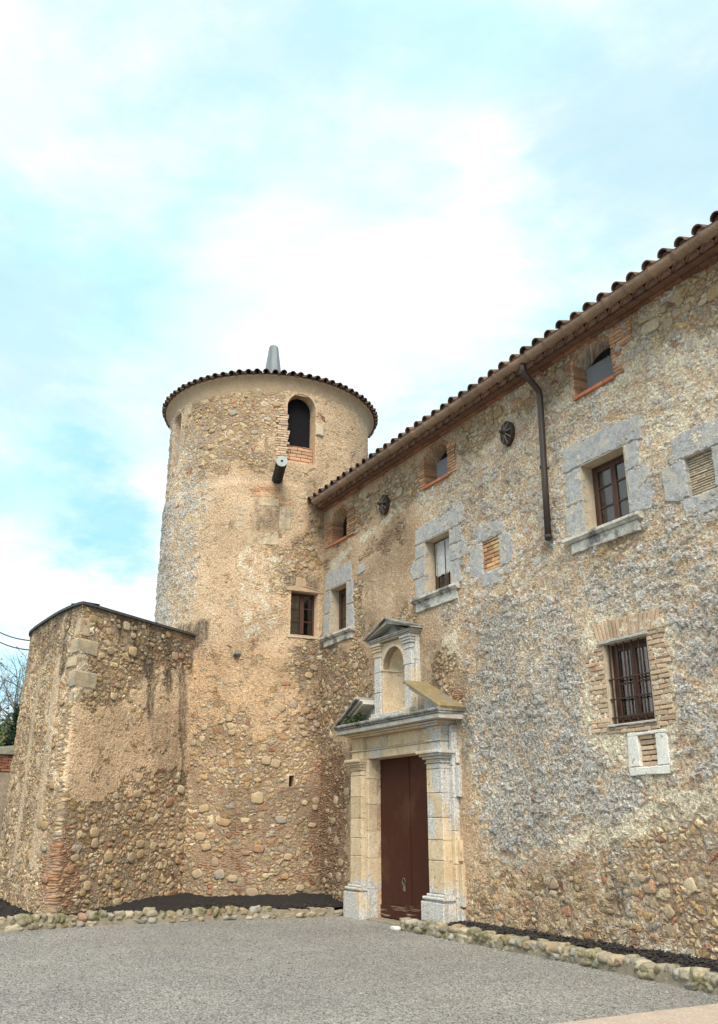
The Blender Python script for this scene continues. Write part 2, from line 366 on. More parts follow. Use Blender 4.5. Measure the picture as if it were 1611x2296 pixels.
def masonry(name, plaster1, plaster2, warmc, greyc1, greyc2, stones, stone_amp=.03):
    """rubble masonry with worn render over it; painted attributes say where the render is left"""
    m, g = new_mat(name)
    wc = g.n('ShaderNodeAttribute', attribute_name='wc').outputs['Vector']
    A = g.n('ShaderNodeAttribute', attribute_name='ma')
    B = g.n('ShaderNodeAttribute', attribute_name='mb')
    sa = g.n('ShaderNodeSeparateColor', {0: A.outputs['Color']}); sb = g.n('ShaderNodeSeparateColor', {0: B.outputs['Color']})
    expo, grey, dark, fix = sa.outputs[0], sa.outputs[1], sa.outputs[2], A.outputs['Alpha']
    warm, pale, brick = sb.outputs[0], sb.outputs[1], sb.outputs[2]
    nz = g.n('ShaderNodeTexNoise', {'Vector': wc, 'Scale': 4.0, 'Detail': 3, 'Roughness': .6}, noise_dimensions='2D')
    w = g.n('ShaderNodeVectorMath', operation='MULTIPLY_ADD')
    g.set(w.inputs[0], nz.outputs['Color']); w.inputs[1].default_value = (.13, .13, 0); g.set(w.inputs[2], wc)
    wv = w.outputs[0]

    def stones_at(sx, sz, off):
        v = g.add(g.scale(wv, (sx, sz, 1)), (off, off * .7, 0))
        f = g.n('ShaderNodeTexVoronoi', {'Vector': v, 'Scale': 1.0, 'Randomness': .95}, voronoi_dimensions='2D')
        e = g.n('ShaderNodeTexVoronoi', {'Vector': v, 'Scale': 1.0, 'Randomness': .95}, voronoi_dimensions='2D', feature='DISTANCE_TO_EDGE')
        return f.outputs['Color'], e.outputs['Distance']
    c1, e1 = stones_at(5.0, 7.2, 0.0)
    c2, e2 = stones_at(9.0, 12.5, 31.0)
    c3, e3 = stones_at(6.0, 21.0, 57.0)
    k = g.step(g.noise(wc, 1.9, 3, .6, 0, '2D'), .47, .53)
    ec = g.mix(k, c1, c2); ed = g.mixf(k, e1, e2)
    kb = g.step(g.m('ADD', brick, g.m('MULTIPLY', g.m('SUBTRACT', g.noise(wc, 5, 3, .6, 0, '2D'), .5), .9)), .42, .55)
    ec = g.mix(kb, ec, c3); ed = g.mixf(kb, ed, e3)
    fine = g.noise(wc, 26, 5, .68, 0, '2D')
    mid = g.noise(wc, 9, 5, .62, .4, '2D')
    ed2 = g.m('ADD', ed, g.m('MULTIPLY', g.m('SUBTRACT', mid, .5), .12))
    sep = g.n('ShaderNodeSeparateColor', {0: ec})
    gap = g.mixf(sep.outputs[2], .09, .24)
    s = g.step(ed2, g.m('MULTIPLY', gap, .45), g.m('ADD', gap, .05))
    smear = g.step(g.noise(wc, 2.4, 5, .62, .5, '2D'), .52, .60)
    s = g.m('MULTIPLY', s, g.m('SUBTRACT', 1.0, g.m('MULTIPLY', smear, .65)))
    dome = g.m('POWER', g.m('MULTIPLY', ed, 2.2, clamp=True), .5)
    scol = g.ramp(sep.outputs[0], stones, 'CONSTANT')
    scol = g.mix(kb, scol, g.ramp(sep.outputs[0], [(0, (.27, .115, .06)), (.3, (.36, .18, .10)), (.55, (.30, .17, .10)), (.75, (.22, .10, .06)), (.9, (.38, .28, .18))], 'CONSTANT'))
    val = g.ramp(sep.outputs[1], [(0, (.72, .72, .72)), (.5, (1, 1, 1)), (1, (1.32, 1.32, 1.32))])
    scol = g.mix(1.0, scol, val, 'MULTIPLY')
    scol = g.mix(g.step(mid, .48, .7, 0, .45), scol, (.36, .27, .17))
    low = g.noise(wc, 1.1, 5, .6, .3, '2D')
    mort = g.mix(low, (.26, .18, .125), (.37, .27, .195))
    # render
    pl = g.mix(g.step(low, .3, .7), plaster1, plaster2)
    pl = g.mix(g.m('MULTIPLY', warm, g.step(mid, .25, .6)), pl, warmc)
    big0 = g.noise(g.add(wc, (9.3, 4.1, 0)), 1.3, 4, .6, .5, '2D')
    blot = g.noise(wc, 5.5, 6, .68, .5, '2D')
    gsum = g.m('ADD', g.m('ADD', grey, g.m('MULTIPLY', g.m('SUBTRACT', big0, .5), 1.0)), g.m('MULTIPLY', g.m('SUBTRACT', blot, .5), 2.0))
    gm = g.m('MULTIPLY', g.step(gsum, .45, .95), g.step(grey, .02, .3))
    lich = g.mix(g.step(fine, .4, .62), greyc1, greyc2)
    lich = g.mix(g.step(g.noise(wc, 15, 5, .7, .3, '2D'), .53, .66), lich, (.52, .50, .43))
    pl = g.mix(g.m('MULTIPLY', g.step(grey, .05, .4), g.step(g.noise(wc, 7, 5, .7, .5, '2D'), .48, .60)), pl, (.58, .52, .41))
    pl = g.mix(g.m('MULTIPLY', gm, .85), pl, lich)
    s2 = g.n('ShaderNodeSeparateColor', {0: c2})
    spot = g.m('MULTIPLY', g.m('MULTIPLY', g.step(s2.outputs[0], .82, .85), g.step(e2, .08, .22)), g.step(grey, .05, .45))
    s1 = g.n('ShaderNodeSeparateColor', {0: c1})
    spot = g.m('MAXIMUM', spot, g.m('MULTIPLY', g.m('MULTIPLY', g.step(s1.outputs[0], .60, .63), g.step(g.m('ADD', e1, g.m('MULTIPLY', g.m('SUBTRACT', mid, .5), .34)), .06, .2)), g.step(grey, .1, .5)))
    pl = g.mix(g.m('MULTIPLY', spot, .62), pl, g.mix(s2.outputs[1], (.29, .29, .295), (.52, .52, .515)))
    pm = g.step(g.m('ADD', pale, g.m('MULTIPLY', g.m('SUBTRACT', blot, .5), 1.6)), .42, .66)
    pl = g.mix(pm, pl, g.mix(fine, (.47, .415, .32), (.68, .61, .49)))
    # where the render is gone
    t = g.m('ADD', expo, g.m('ADD', g.m('MULTIPLY', g.m('SUBTRACT', g.noise(wc, 3.1, 6, .65, .4, '2D'), .5), 1.1), g.m('MULTIPLY', s, .12)))
    E = g.step(t, .50, .62)
    peep = g.m('MULTIPLY', g.step(t, .36, .5), g.step(dome, .75, .9))
    sc = g.mix(s, mort, scol)
    sc = g.mix(g.m('MULTIPLY', gm, .55), sc, lich)
    sc = g.mix(g.m('MULTIPLY', pm, .5), sc, (.52, .47, .37))
    color = g.mix(E, pl, sc)
    color = g.mix(g.m('MULTIPLY', peep, .75), color, g.mix(.3, scol, (.46, .36, .23)))
    # dirt and soot with a shape of their own
    dk = g.m('MULTIPLY', g.m('MULTIPLY', g.m('MULTIPLY', dark, 1.3, clamp=True), g.step(g.noise(g.scale(wc, (13, 2.4, 1)), 1.0, 4, .65, .3, '2D'), .38, .58, .5, 1.0)), g.step(g.m('ADD', g.m('ADD', g.m('MULTIPLY', mid, .6), g.m('MULTIPLY', fine, .5)), g.m('MULTIPLY', dark, .25)), .46, .74))
    color = g.mix(g.m('MULTIPLY', dk, .9), color, g.mix(.25, (.055, .05, .045), g.mix(1.0, color, (.5, .5, .5), 'MULTIPLY')))
    color = g.mix(1.0, color, g.ramp(fine, [(.22, (.46, .45, .44)), (.5, (1, 1, 1)), (.78, (1.6, 1.58, 1.5))]), 'MULTIPLY')
    big = g.noise(wc, .8, 5, .6, .5, '2D')
    color = g.mix(1.0, color, g.ramp(big, [(.3, (.80, .79, .78)), (.5, (1, 1, 1)), (.7, (1.17, 1.17, 1.16))]), 'MULTIPLY')
    grain = g.noise(wc, 70, 3, .7, 0, '2D')
    color = g.mix(1.0, color, g.ramp(grain, [(.25, (.72, .72, .72)), (.75, (1.28, 1.28, 1.28))]), 'MULTIPLY')
    streak = g.noise(g.scale(wc, (3.2, .45, 1)), 1.0, 4, .6, 0, '2D')
    color = g.mix(g.step(streak, .55, .75, 0, .35), color, g.mix(1.0, color, (.62, .60, .58), 'MULTIPLY'))
    # relief
    hp = g.m('ADD', g.m('ADD', g.m('MULTIPLY', g.m('SUBTRACT', blot, .5), .04), g.m('MULTIPLY', g.m('SUBTRACT', mid, .5), .04)), g.m('MULTIPLY', g.m('SUBTRACT', fine, .5), .036))
    hp = g.m('ADD', hp, g.m('MULTIPLY', spot, .02))
    hp = g.m('MULTIPLY', hp, g.m('ADD', .55, g.m('MULTIPLY', grey, 1.0)))
    hp = g.m('ADD', hp, g.m('MULTIPLY', peep, .012))
    hs = g.m('ADD', g.m('MULTIPLY', g.m('MULTIPLY', s, dome), g.m('ADD', stone_amp * .5, g.m('MULTIPLY', sep.outputs[1], stone_amp))), g.m('MULTIPLY', g.m('SUBTRACT', fine, .5), .02))
    hs = g.m('SUBTRACT', hs, .024)
    h = g.mixf(E, hp, hs)
    h = g.m('ADD', h, g.m('MULTIPLY', g.m('SUBTRACT', grain, .5), .008))
    h = g.m('MULTIPLY', h, fix)
    d = g.n('ShaderNodeDisplacement', {'Height': h, 'Midlevel': 0.0, 'Scale': 1.0})
    finish(g, color, .95, spec=.1, disp=d.outputs[0])
    m.displacement_method = 'BOTH'
    return m


STONES = [(0, (.46, .36, .22)), (.18, (.38, .25, .12)), (.34, (.42, .32, .19)), (.5, (.33, .26, .18)), (.62, (.50, .42, .28)), (.74, (.31, .28, .24)), (.84, (.37, .20, .11)), (.91, (.27, .115, .07)), (.96, (.54, .48, .36))]
STONES2 = [(0, (.50, .40, .25)), (.2, (.42, .31, .17)), (.42, (.45, .36, .22)), (.6, (.36, .29, .20)), (.74, (.54, .46, .31)), (.9, (.33, .29, .24)), (.97, (.34, .17, .09))]
M_wall = masonry('house_masonry', (.42, .305, .21), (.53, .41, .295), (.49, .31, .18), (.235, .232, .226), (.42, .414, .402), STONES)
M_tower = masonry('tower_masonry', (.45, .325, .22), (.54, .405, .28), (.52, .345, .21), (.34, .33, .32), (.44, .43, .41), STONES, .02)
M_annex = masonry('annex_masonry', (.53, .40, .275), (.63, .49, .345), (.63, .44, .29), (.24, .24, .24), (.40, .40, .40), STONES, .026)
M_lichen = simple('lichened_ashlar', (.28, .275, .275), (.44, .435, .43), 13, .95, .02, speck=(.66, .655, .64), c3=(.46, .42, .35), con=.55)
M_cornlow = simple('grey_white_cornice', (.36, .34, .30), (.52, .49, .44), 7, .95, .01, speck=(.26, .25, .23), c3=(.42, .34, .24))
M_sill = simple('pale_sill_stone', (.38, .36, .32), (.58, .55, .49), 9, .95, .012, speck=(.60, .59, .55), c3=(.16, .15, .14))
M_pale = simple('limewashed_block', (.56, .55, .50), (.70, .69, .64), 7, .95, .01)
M_brick = simple('red_brick', (.38, .20, .115), (.46, .28, .17), 8, .92, .008, island=.35)
M_brick2 = simple('buff_brick', (.43, .31, .21), (.50, .38, .27), 8, .92, .010, island=.3, c3=(.41, .265, .18))
M_bricksill = simple('brick_sill', (.38, .13, .07), (.45, .18, .10), 8, .8, .004, island=.2)
M_mortar = simple('mortar', (.20, .17, .125), (.28, .235, .175), 9, .95, .006)
M_cement = simple('cement_patch', (.34, .33, .31), (.42, .41, .38), 9, .95, .006)
M_reveal = simple('reveal_plaster', (.44, .36, .26), (.52, .44, .33), 6, .92, .006)
M_cove = simple('cove_render', (.36, .26, .17), (.42, .31, .205), 5, .92, .004)
M_wood = simple('dark_wood', (.055, .025, .017), (.085, .04, .026), 14, .6, .002, spec=.3, stretch=(1, 1, .2))
M_iron = simple('rusty_iron', (.035, .024, .02), (.06, .035, .026), 20, .6, .002, spec=.3)
M_ironpale = simple('worn_iron', (.11, .10, .09), (.19, .17, .15), 20, .6, .002, spec=.3)
M_pipe = simple('brown_painted_pipe', (.040, .028, .025), (.050, .034, .030), 5, .45, .0006, spec=.4)
M_gutter = simple('terracotta_gutter', (.25, .165, .115), (.32, .22, .155), 5, .8, .003, island=.18, c3=(.23, .165, .125))
M_tile = simple('old_roof_tile', (.07, .05, .04), (.165, .10, .07), 7, .9, .008, island=.4, c3=(.035, .032, .03))
M_genoise = simple('eave_tile', (.19, .115, .08), (.26, .15, .10), 7, .9, .006, island=.25)
M_zinc = simple('zinc_sheet', (.13, .15, .165), (.18, .20, .215), 4, .5, .0015, metallic=.1, spec=.5, stretch=(3, 3, .4))
M_slate = simple('slate_coping', (.055, .056, .062), (.09, .09, .095), 8, .7, .004)
M_cornice = simple('weathered_cornice', (.15, .145, .135), (.33, .32, .30), 6, .95, .012, speck=(.46, .44, .40), c3=(.10, .095, .085))
M_moss = simple('mossy_slab', (.19, .145, .07), (.27, .205, .10), 8, .95, .01, c3=(.20, .18, .145))
M_soil = simple('dark_soil', (.018, .0155, .015), (.036, .031, .030), 26, .95, .04, speck=(.06, .053, .05), con=.5)
M_clod = simple('soil_clod', (.016, .014, .0135), (.05, .043, .041), 30, .95, .004, island=.5)
M_net = simple('black_mesh_screen', (.008, .008, .010), (.014, .013, .016), 30, .9, .001, spec=.1)
M_curtain = simple('curtain_cloth', (.42, .42, .41), (.50, .50, .48), 3, .9, .001)
M_tancurtain = simple('tan_shutter', (.25, .19, .13), (.29, .22, .15), 3, .8, .001)
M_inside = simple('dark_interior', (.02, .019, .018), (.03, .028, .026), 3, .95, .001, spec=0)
M_cable = simple('black_cable', (.012, .012, .012), (.02, .02, .02), 3, .6, .0003)
M_concrete = simple('pink_concrete', (.36, .29, .235), (.42, .34, .28), 5, .9, .003)
M_bark = simple('bark', (.10, .085, .07), (.18, .155, .13), 12, .95, .006)
M_spoutend = simple('pale_spout_stone', (.30, .33, .32), (.42, .45, .43), 12, .9, .004, speck=(.55, .57, .54))
M_spout = simple('blackened_spout_stone', (.018, .018, .017), (.05, .048, .044), 9, .95, .01)


def leafmat(name, a, b):
    m, g = new_mat(name)
    ri = g.n('ShaderNodeNewGeometry').outputs['Random Per Island']
    finish(g, g.mix(ri, a, b), .7, spec=.2)
    return m


M_leaf = leafmat('shrub_leaf', (.012, .028, .01), (.04, .075, .022))
M_bud = leafmat('spring_leaf', (.10, .12, .05), (.22, .24, .12))
M_cyp = leafmat('evergreen_leaf', (.008, .022, .012), (.028, .05, .026))
M_wood_hill = leafmat('hill_leaf', (.05, .075, .022), (.13, .15, .05))

# corrugated translucent sheet behind the attic openings
M_sheet, g = new_mat('corrugated_sheet')
px = g.n('ShaderNodeSeparateXYZ', {0: g.n('ShaderNodeNewGeometry').outputs['Position']}).outputs[0]
finish(g, g.mix(g.noise(g.n('ShaderNodeNewGeometry').outputs['Position'], 5, 3), (.24, .245, .26), (.33, .335, .35)), .35, spec=.5)

# glazing
M_glass, g = new_mat('window_glass')
fr = g.n('ShaderNodeFresnel', {'IOR': 1.5})
tr = g.n('ShaderNodeBsdfTransparent', {'Color': (.72, .75, .74)})
gl = g.n('ShaderNodeBsdfGlossy', {'Color': (.95, .9, .86), 'Roughness': .1})
mx = g.n('ShaderNodeMixShader', {0: g.m('ADD', g.m('MULTIPLY', fr.outputs[0], 1.0), .05), 1: tr.outputs[0], 2: gl.outputs[0]})
g.n('ShaderNodeOutputMaterial', {'Surface': mx.outputs[0]})

M_field, g = new_mat('field_stone')
pos = g.n('ShaderNodeNewGeometry').outputs['Position']; ri = g.n('ShaderNodeNewGeometry').outputs['Random Per Island']
n = g.noise(pos, 9, 6, .66); f = g.noise(pos, 45, 4, .7)
c = g.ramp(ri, [(0, (.45, .34, .21)), (.16, (.38, .26, .14)), (.3, (.42, .32, .21)), (.44, (.35, .27, .19)), (.58, (.51, .42, .29)), (.70, (.33, .295, .25)), (.78, (.40, .25, .135)), (.87, (.44, .34, .24)), (.94, (.34, .17, .105))], 'CONSTANT')
c = g.mix(g.step(n, .42, .66, 0, .65), c, (.37, .275, .185))
c = g.mix(1.0, c, g.ramp(f, [(.25, (.65, .65, .65)), (.75, (1.32, 1.32, 1.3))]), 'MULTIPLY')
finish(g, c, .95, g.m('ADD', n, g.m('MULTIPLY', f, .5)), .02, spec=.12)

# portal stone: honey sandstone with lime-white and grey lichen skins
def portal_stone(name, skin):
    m, g = new_mat(name)
    pos = g.n('ShaderNodeNewGeometry').outputs['Position']
    sp = g.n('ShaderNodeSeparateXYZ', {0: pos})
    n = g.noise(pos, 5, 6, .65); f = g.noise(pos, 34, 5, .7); l = g.noise(g.scale(pos, (1.0, 1.0, .6)), 1.7, 5, .6, .4)
    c = g.mix(g.step(n, .3, .7), (.55, .42, .27), (.64, .52, .37))
    ri = g.n('ShaderNodeNewGeometry').outputs['Random Per Island']
    c = g.mix(1.0, c, g.ramp(ri, [(0, (.86, .84, .80)), (1, (1.12, 1.12, 1.12))]), 'MULTIPLY')
    right = g.m('MULTIPLY', g.step(sp.outputs[0], -13.6, -13.0), g.step(sp.outputs[2], 1.2, 1.6))
    foot = g.step(sp.outputs[2], .72, .45)
    up = g.m('MULTIPLY', g.step(sp.outputs[2], 3.3, 3.6), .16)
    li = g.step(g.m('ADD', l, g.m('ADD', g.m('ADD', g.m('MULTIPLY', right, .15), g.m('MULTIPLY', foot, .2)), up)), .56, .66)
    c = g.mix(g.m('MULTIPLY', li, skin), c, g.mix(g.step(f, .4, .6), (.40, .41, .43), (.60, .60, .58)))
    pit = g.step(g.noise(pos, 16, 4, .7), .60, .70)
    c = g.mix(g.m('MULTIPLY', pit, .5), c, (.27, .19, .12))
    drip = g.step(g.noise(g.scale(pos, (5, 5, .6)), 1.0, 4, .6), .56, .72)
    c = g.mix(g.m('MULTIPLY', drip, .4), c, (.30, .20, .11))
    c = g.mix(1.0, c, g.ramp(f, [(.25, (.72, .72, .72)), (.75, (1.25, 1.25, 1.25))]), 'MULTIPLY')
    finish(g, c, .93, g.m('SUBTRACT', g.m('ADD', g.m('MULTIPLY', n, .5), g.m('MULTIPLY', f, .5)), g.m('MULTIPLY', pit, .5)), .016, spec=.15)
    return m


M_portal = portal_stone('portal_sandstone', .85)
M_niche = portal_stone('niche_sandstone', .12)

# door: brown-red paint on planks, worn at the foot
M_door, g = new_mat('brown_door_paint')
pos = g.n('ShaderNodeNewGeometry').outputs['Position']
sp = g.n('ShaderNodeSeparateXYZ', {0: pos})
n = g.noise(g.scale(pos, (9, 9, 1.2)), 1.5, 5, .6)
c = g.mix(n, (.046, .0135, .0085), (.068, .020, .0115))
worn = g.m('MULTIPLY', g.step(sp.outputs[2], .34, .12), g.step(g.noise(g.scale(pos, (2, 2, 26)), 1.0, 4, .6), .56, .64))
c = g.mix(worn, c, (.30, .22, .15))
big = g.step(g.noise(pos, 1.2, 4, .6), .5, .72)
c = g.mix(g.m('MULTIPLY', big, .7), c, (.105, .046, .027))
finish(g, c, .62, g.noise(g.scale(pos, (30, 30, 2)), 1.0, 4, .6), .002, spec=.25)

# gravel
M_gravel, g = new_mat('gravel')
pos = g.n('ShaderNodeNewGeometry').outputs['Position']
v = g.n('ShaderNodeTexVoronoi', {'Vector': pos, 'Scale': 62.0}, voronoi_dimensions='2D')
v2 = g.n('ShaderNodeTexVoronoi', {'Vector': pos, 'Scale': 27.0}, voronoi_dimensions='2D')
sc = g.n('ShaderNodeSeparateColor', {0: v.outputs['Color']}); sc2 = g.n('ShaderNodeSeparateColor', {0: v2.outputs['Color']})
c = g.ramp(sc.outputs[0], [(0, (.10, .097, .09)), (.3, (.235, .228, .214)), (.6, (.295, .286, .268)), (.85, (.36, .348, .327)), (1, (.46, .447, .425))])
c = g.mix(g.step(sc2.outputs[1], .90, .94, 0, .5), c, (.40, .385, .355))
lw = g.noise(pos, .55, 5, .6)
c = g.mix(1.0, c, g.ramp(lw, [(.3, (.80, .80, .81)), (.7, (1.12, 1.11, 1.08))]), 'MULTIPLY')
c = g.mix(g.step(g.noise(pos, .8, 5, .65, .4), .56, .72, 0, .3), c, (.20, .215, .13))
h = g.m('ADD', g.m('MULTIPLY', v.outputs['Distance'], -.9), g.m('MULTIPLY', v2.outputs['Distance'], -.6))
h = g.m('ADD', h, g.m('MULTIPLY', g.noise(pos, 2.5, 4, .6), 1.2))
finish(g, c, .95, h, .014, spec=.15)

# edging stones: mossy on top
M_edge, g = new_mat('edging_stone')
pos = g.n('ShaderNodeNewGeometry').outputs['Position']
oi = g.n('ShaderNodeObjectInfo').outputs['Random']
n = g.noise(pos, 11, 6, .66); f = g.noise(pos, 60, 4, .7)
c = g.ramp(oi, [(0, (.30, .26, .19)), (.2, (.38, .31, .21)), (.4, (.27, .245, .205)), (.6, (.43, .37, .27)), (.75, (.33, .25, .165)), (.86, (.35, .33, .29)), (.95, (.33, .20, .14))], 'CONSTANT')
c = g.mix(g.step(n, .45, .7, 0, .5), c, (.40, .37, .29))
mo = g.m('MULTIPLY', g.step(g.noise(pos, 3.0, 5, .6), .44, .60), g.step(n, .35, .6))
c = g.mix(g.m('MULTIPLY', mo, .85), c, (.12, .115, .035))
c = g.mix(1.0, c, g.ramp(f, [(.25, (.65, .65, .65)), (.75, (1.3, 1.3, 1.3))]), 'MULTIPLY')
finish(g, c, .95, g.m('ADD', n, g.m('MULTIPLY', f, .5)), .02, spec=.12)

# ------------------------------------------------------------------ masonry sheets with real openings and relief
def axis(a, b, step, extra=(), coarse=()):
    L = list(np.arange(a, b, step)) + [b]
    for c0, c1, st in coarse: L = [x for x in L if not (c0 < x < c1)] + list(np.arange(c0, c1, st)) + [c1]
    ex = sorted(set(round(e, 4) for e in extra if a < e < b))
    L = [x for x in L if all(abs(x - e) > .42 * step for e in ex)] + ex
    return np.array(sorted(set(round(float(x), 5) for x in L)))


def arch_of(h):
    u0, u1, v0, v1 = h['rect']
    sp = h['spring']; hw = (u1 - u0) / 2; ri = v1 - sp
    r = (hw * hw + ri * ri) / (2 * ri)
    return (u0 + u1) / 2, v1 - r, r, sp


def sheet(name, key, U, V, pos, holes, mat, parent, base, extra=None, stones=None):
    nu, nv = len(U), len(V)
    GU, GV = np.meshgrid(U, V, indexing='ij')
    cu, cv = (GU[:-1, :-1] + GU[1:, 1:]) / 2, (GV[:-1, :-1] + GV[1:, 1:]) / 2
    gone = np.zeros(cu.shape, int)
    for k, h in enumerate(holes):
        u0, u1, v0, v1 = h['rect']
        m = (cu > u0) & (cu < u1) & (cv > v0) & (cv < v1)
        if 'spring' in h:
            xc, zc, r, sp = arch_of(h)
            m &= (cv < sp) | (np.hypot(cu - xc, cv - zc) < r)
        gone[m] = k + 1
    P = np.pad(gone, 1)
    around = np.stack([P[:-1, :-1], P[1:, :-1], P[:-1, 1:], P[1:, 1:]])
    edge = (around.max(0) > 0) & (around.min(0) == 0)
    for k, h in enumerate(holes):
        if 'spring' not in h: continue
        xc, zc, r, sp = arch_of(h)
        m = edge & (around.max(0) == k + 1) & (GV > sp + 1e-4) & (GU > h['rect'][0] - .02) & (GU < h['rect'][1] + .02)
        d = np.hypot(GU - xc, GV - zc)
        GU = np.where(m, xc + (GU - xc) * r / d, GU); GV = np.where(m, zc + (GV - zc) * r / d, GV)
    idx = np.arange(nu * nv).reshape(nu, nv)
    a, b = idx[:-1, :-1], idx[1:, :-1]; c, d = idx[1:, 1:], idx[:-1, 1:]
    keep = gone == 0
    faces = np.stack([a[keep], b[keep], c[keep], d[keep]], 1)
    XYZ = np.stack(pos(GU.ravel(), GV.ravel(), 0.0), 1)
    fu, fv = GU.ravel(), GV.ravel()
    fix = np.ones(fu.shape)
    for h in holes:
        u0, u1, v0, v1 = h['rect']
        dd = np.hypot(np.maximum(np.maximum(u0 - fu, fu - u1), 0), np.maximum(np.maximum(v0 - fv, fv - v1), 0))
        if 'spring' in h:
            xc, zc, r, sp = arch_of(h)
            dd = np.where(fv > sp, np.maximum(np.hypot(fu - xc, fv - zc) - r, 0), dd)
        t = np.clip(dd / .07, 0, 1); fix = np.minimum(fix, t * t * (3 - 2 * t))
    # reveals: the rim of each opening pushed into the wall
    ru, rv, rd, rf = [], [], [], []
    off = nu * nv
    def rim(i0, j0, i1, j1, k):
        h = holes[k - 1]; dp = h['depth']; n = max(1, int(round(dp / .06)))
        s = off + len(ru)
        for q in range(n + 1):
            for i, j in ((i0, j0), (i1, j1)):
                ru.append(GU[i, j]); rv.append(GV[i, j]); rd.append(dp * q / n)
        for q in range(n):
            rf.append((s + 2 * q, s + 2 * q + 1, s + 2 * q + 3, s + 2 * q + 2))
    for i in range(nu - 1):
        for j in range(nv - 1):
            k = gone[i, j]
            if not k: continue
            if i == 0 or not gone[i - 1, j]: rim(i, j, i, j + 1, k)
            if i == nu - 2 or not gone[i + 1, j]: rim(i + 1, j + 1, i + 1, j, k)
            if j == 0 or not gone[i, j - 1]: rim(i + 1, j, i, j, k)
            if j == nv - 2 or not gone[i, j + 1]: rim(i, j + 1, i + 1, j + 1, k)
    if ru:
        ru, rv, rd = map(np.array, (ru, rv, rd))
        XYZ = np.concatenate([XYZ, np.stack(pos(ru, rv, rd), 1)])
    used = np.zeros(len(XYZ), bool); used[faces.ravel()] = True; used[off:] = True
    remap = np.cumsum(used) - 1
    faces = remap[faces]
    allf = faces.tolist() + [tuple(remap[list(q)]) for q in rf]
    me = bpy.data.meshes.new(name)
    nvv = int(used.sum()); ns = 0
    F = np.array(allf); co = XYZ[used]
    loops, starts = F.ravel(), np.arange(0, F.size, 4)
    if stones is not None:
        SV, SF = np.array(stones.v), np.array(stones.f) + nvv
        ns = len(SV); co = np.concatenate([co, SV])
        starts = np.concatenate([starts, F.size + np.arange(0, SF.size, 3)]); loops = np.concatenate([loops, SF.ravel()])
    me.vertices.add(len(co)); me.vertices.foreach_set('co', co.ravel())
    me.loops.add(len(loops)); me.loops.foreach_set('vertex_index', loops.astype(np.int32))
    me.polygons.add(len(starts)); me.polygons.foreach_set('loop_start', starts.astype(np.int32))
    me.polygons.foreach_set('material_index', np.r_[np.zeros(len(F)), np.ones(len(starts) - len(F))].astype(np.int32))
    me.update(calc_edges=True)
    fu2 = np.concatenate([fu, ru + rd]) if len(ru) else fu
    fv2 = np.concatenate([fv, rv + rd * .37]) if len(ru) else fv
    fx = np.concatenate([fix, np.zeros(len(ru))]) if len(ru) else fix
    fu2, fv2, fx = fu2[used], fv2[used], fx[used]
    ch = {c: paint(key, c, fu2, fv2, base(c, fu2, fv2), *((.28, .10) if c == 'dark' else (.9, .3) if c == 'grey' else (1.0, .3) if c in ('expo', 'warm') else (.4, .12))) for c in ('expo', 'grey', 'dark', 'warm', 'pale', 'brick')}
    if extra: extra(ch, fu2, fv2)
    isrev = np.zeros(nvv, bool)
    if len(ru): isrev[-len(ru):] = True
    ch['expo'] = np.where(isrev, 0.1, ch['expo'])
    ext = lambda q: np.concatenate([q, np.zeros(ns)])
    fu2, fv2, fx = ext(fu2), ext(fv2), ext(fx); ch = {c: ext(q + 0 * fu2[:nvv]) for c, q in ch.items()}
    at = me.attributes.new('wc', 'FLOAT_VECTOR', 'POINT'); at.data.foreach_set('vector', np.stack([fu2, fv2, 0 * fu2], 1).astype(np.float32).ravel())
    for nm, cs in (('ma', (ch['expo'], ch['grey'], ch['dark'], fx)), ('mb', (ch['warm'], ch['pale'], ch['brick'], fx))):
        at = me.attributes.new(nm, 'FLOAT_COLOR', 'POINT'); at.data.foreach_set('color', np.stack(cs, 1).astype(np.float32).ravel())
    return link(name, me, [mat, M_field], parent, smooth=True)


def bricks(mb, x0, x1, z0, z1, yf, yb, course=.058, length=.27, ragged=0.0, rl=1, rr_=1, gap=.012, j=.004):
    z = z0; r = 0
    while z < z1 - .02:
        zt = min(z + course, z1)
        a, b = x0 - rl * rnd.uniform(0, ragged), x1 + rr_ * rnd.uniform(0, ragged)
        x = a - (length * .5 if r % 2 else 0)
        while x < b - .01:
            xe = min(x + length * rnd.uniform(.85, 1.1), b)
            xs = max(x, a)
            if b - xe < .05: xe = b
            if xe - xs > .02:
                mb.box(xs + gap / 2, xe - gap / 2, yf + rnd.uniform(-.006, .006), yb, z + gap / 2, zt - gap / 2, j=j, bev=.006)
            x = xe
        z = zt; r += 1
    return mb


def lump(c, size, seed, rough=.22, flat=1.0):
    """an uneven field stone"""
    v = ICO.copy()
    o = seed * 7.31
    n = fbm(v[:, 0] * 1.3 + o, v[:, 1] * 1.3 + v[:, 2] * 1.9 + o, 3) + .6 * fbm(v[:, 2] * 3 + o, v[:, 0] * 3 - v[:, 1] * 2.2 + o, 2)
    v = v * (1 + rough * 2 * n)[:, None]
    v = np.sign(v) * np.abs(v) ** .66
    return v * np.array(size) / 2 + np.array(c)


bm = bmesh.new(); bmesh.ops.create_icosphere(bm, subdivisions=3, radius=1)
ICO = np.array([v.co[:] for v in bm.verts]); ICOF = [tuple(v.index for v in f.verts) for f in bm.faces]; bm.free()

bm = bmesh.new(); bmesh.ops.create_icosphere(bm, subdivisions=2, radius=1)
ICO2 = np.array([v.co[:] for v in bm.verts]); ICO2F = [tuple(v.index for v in f.verts) for f in bm.faces]; bm.free()


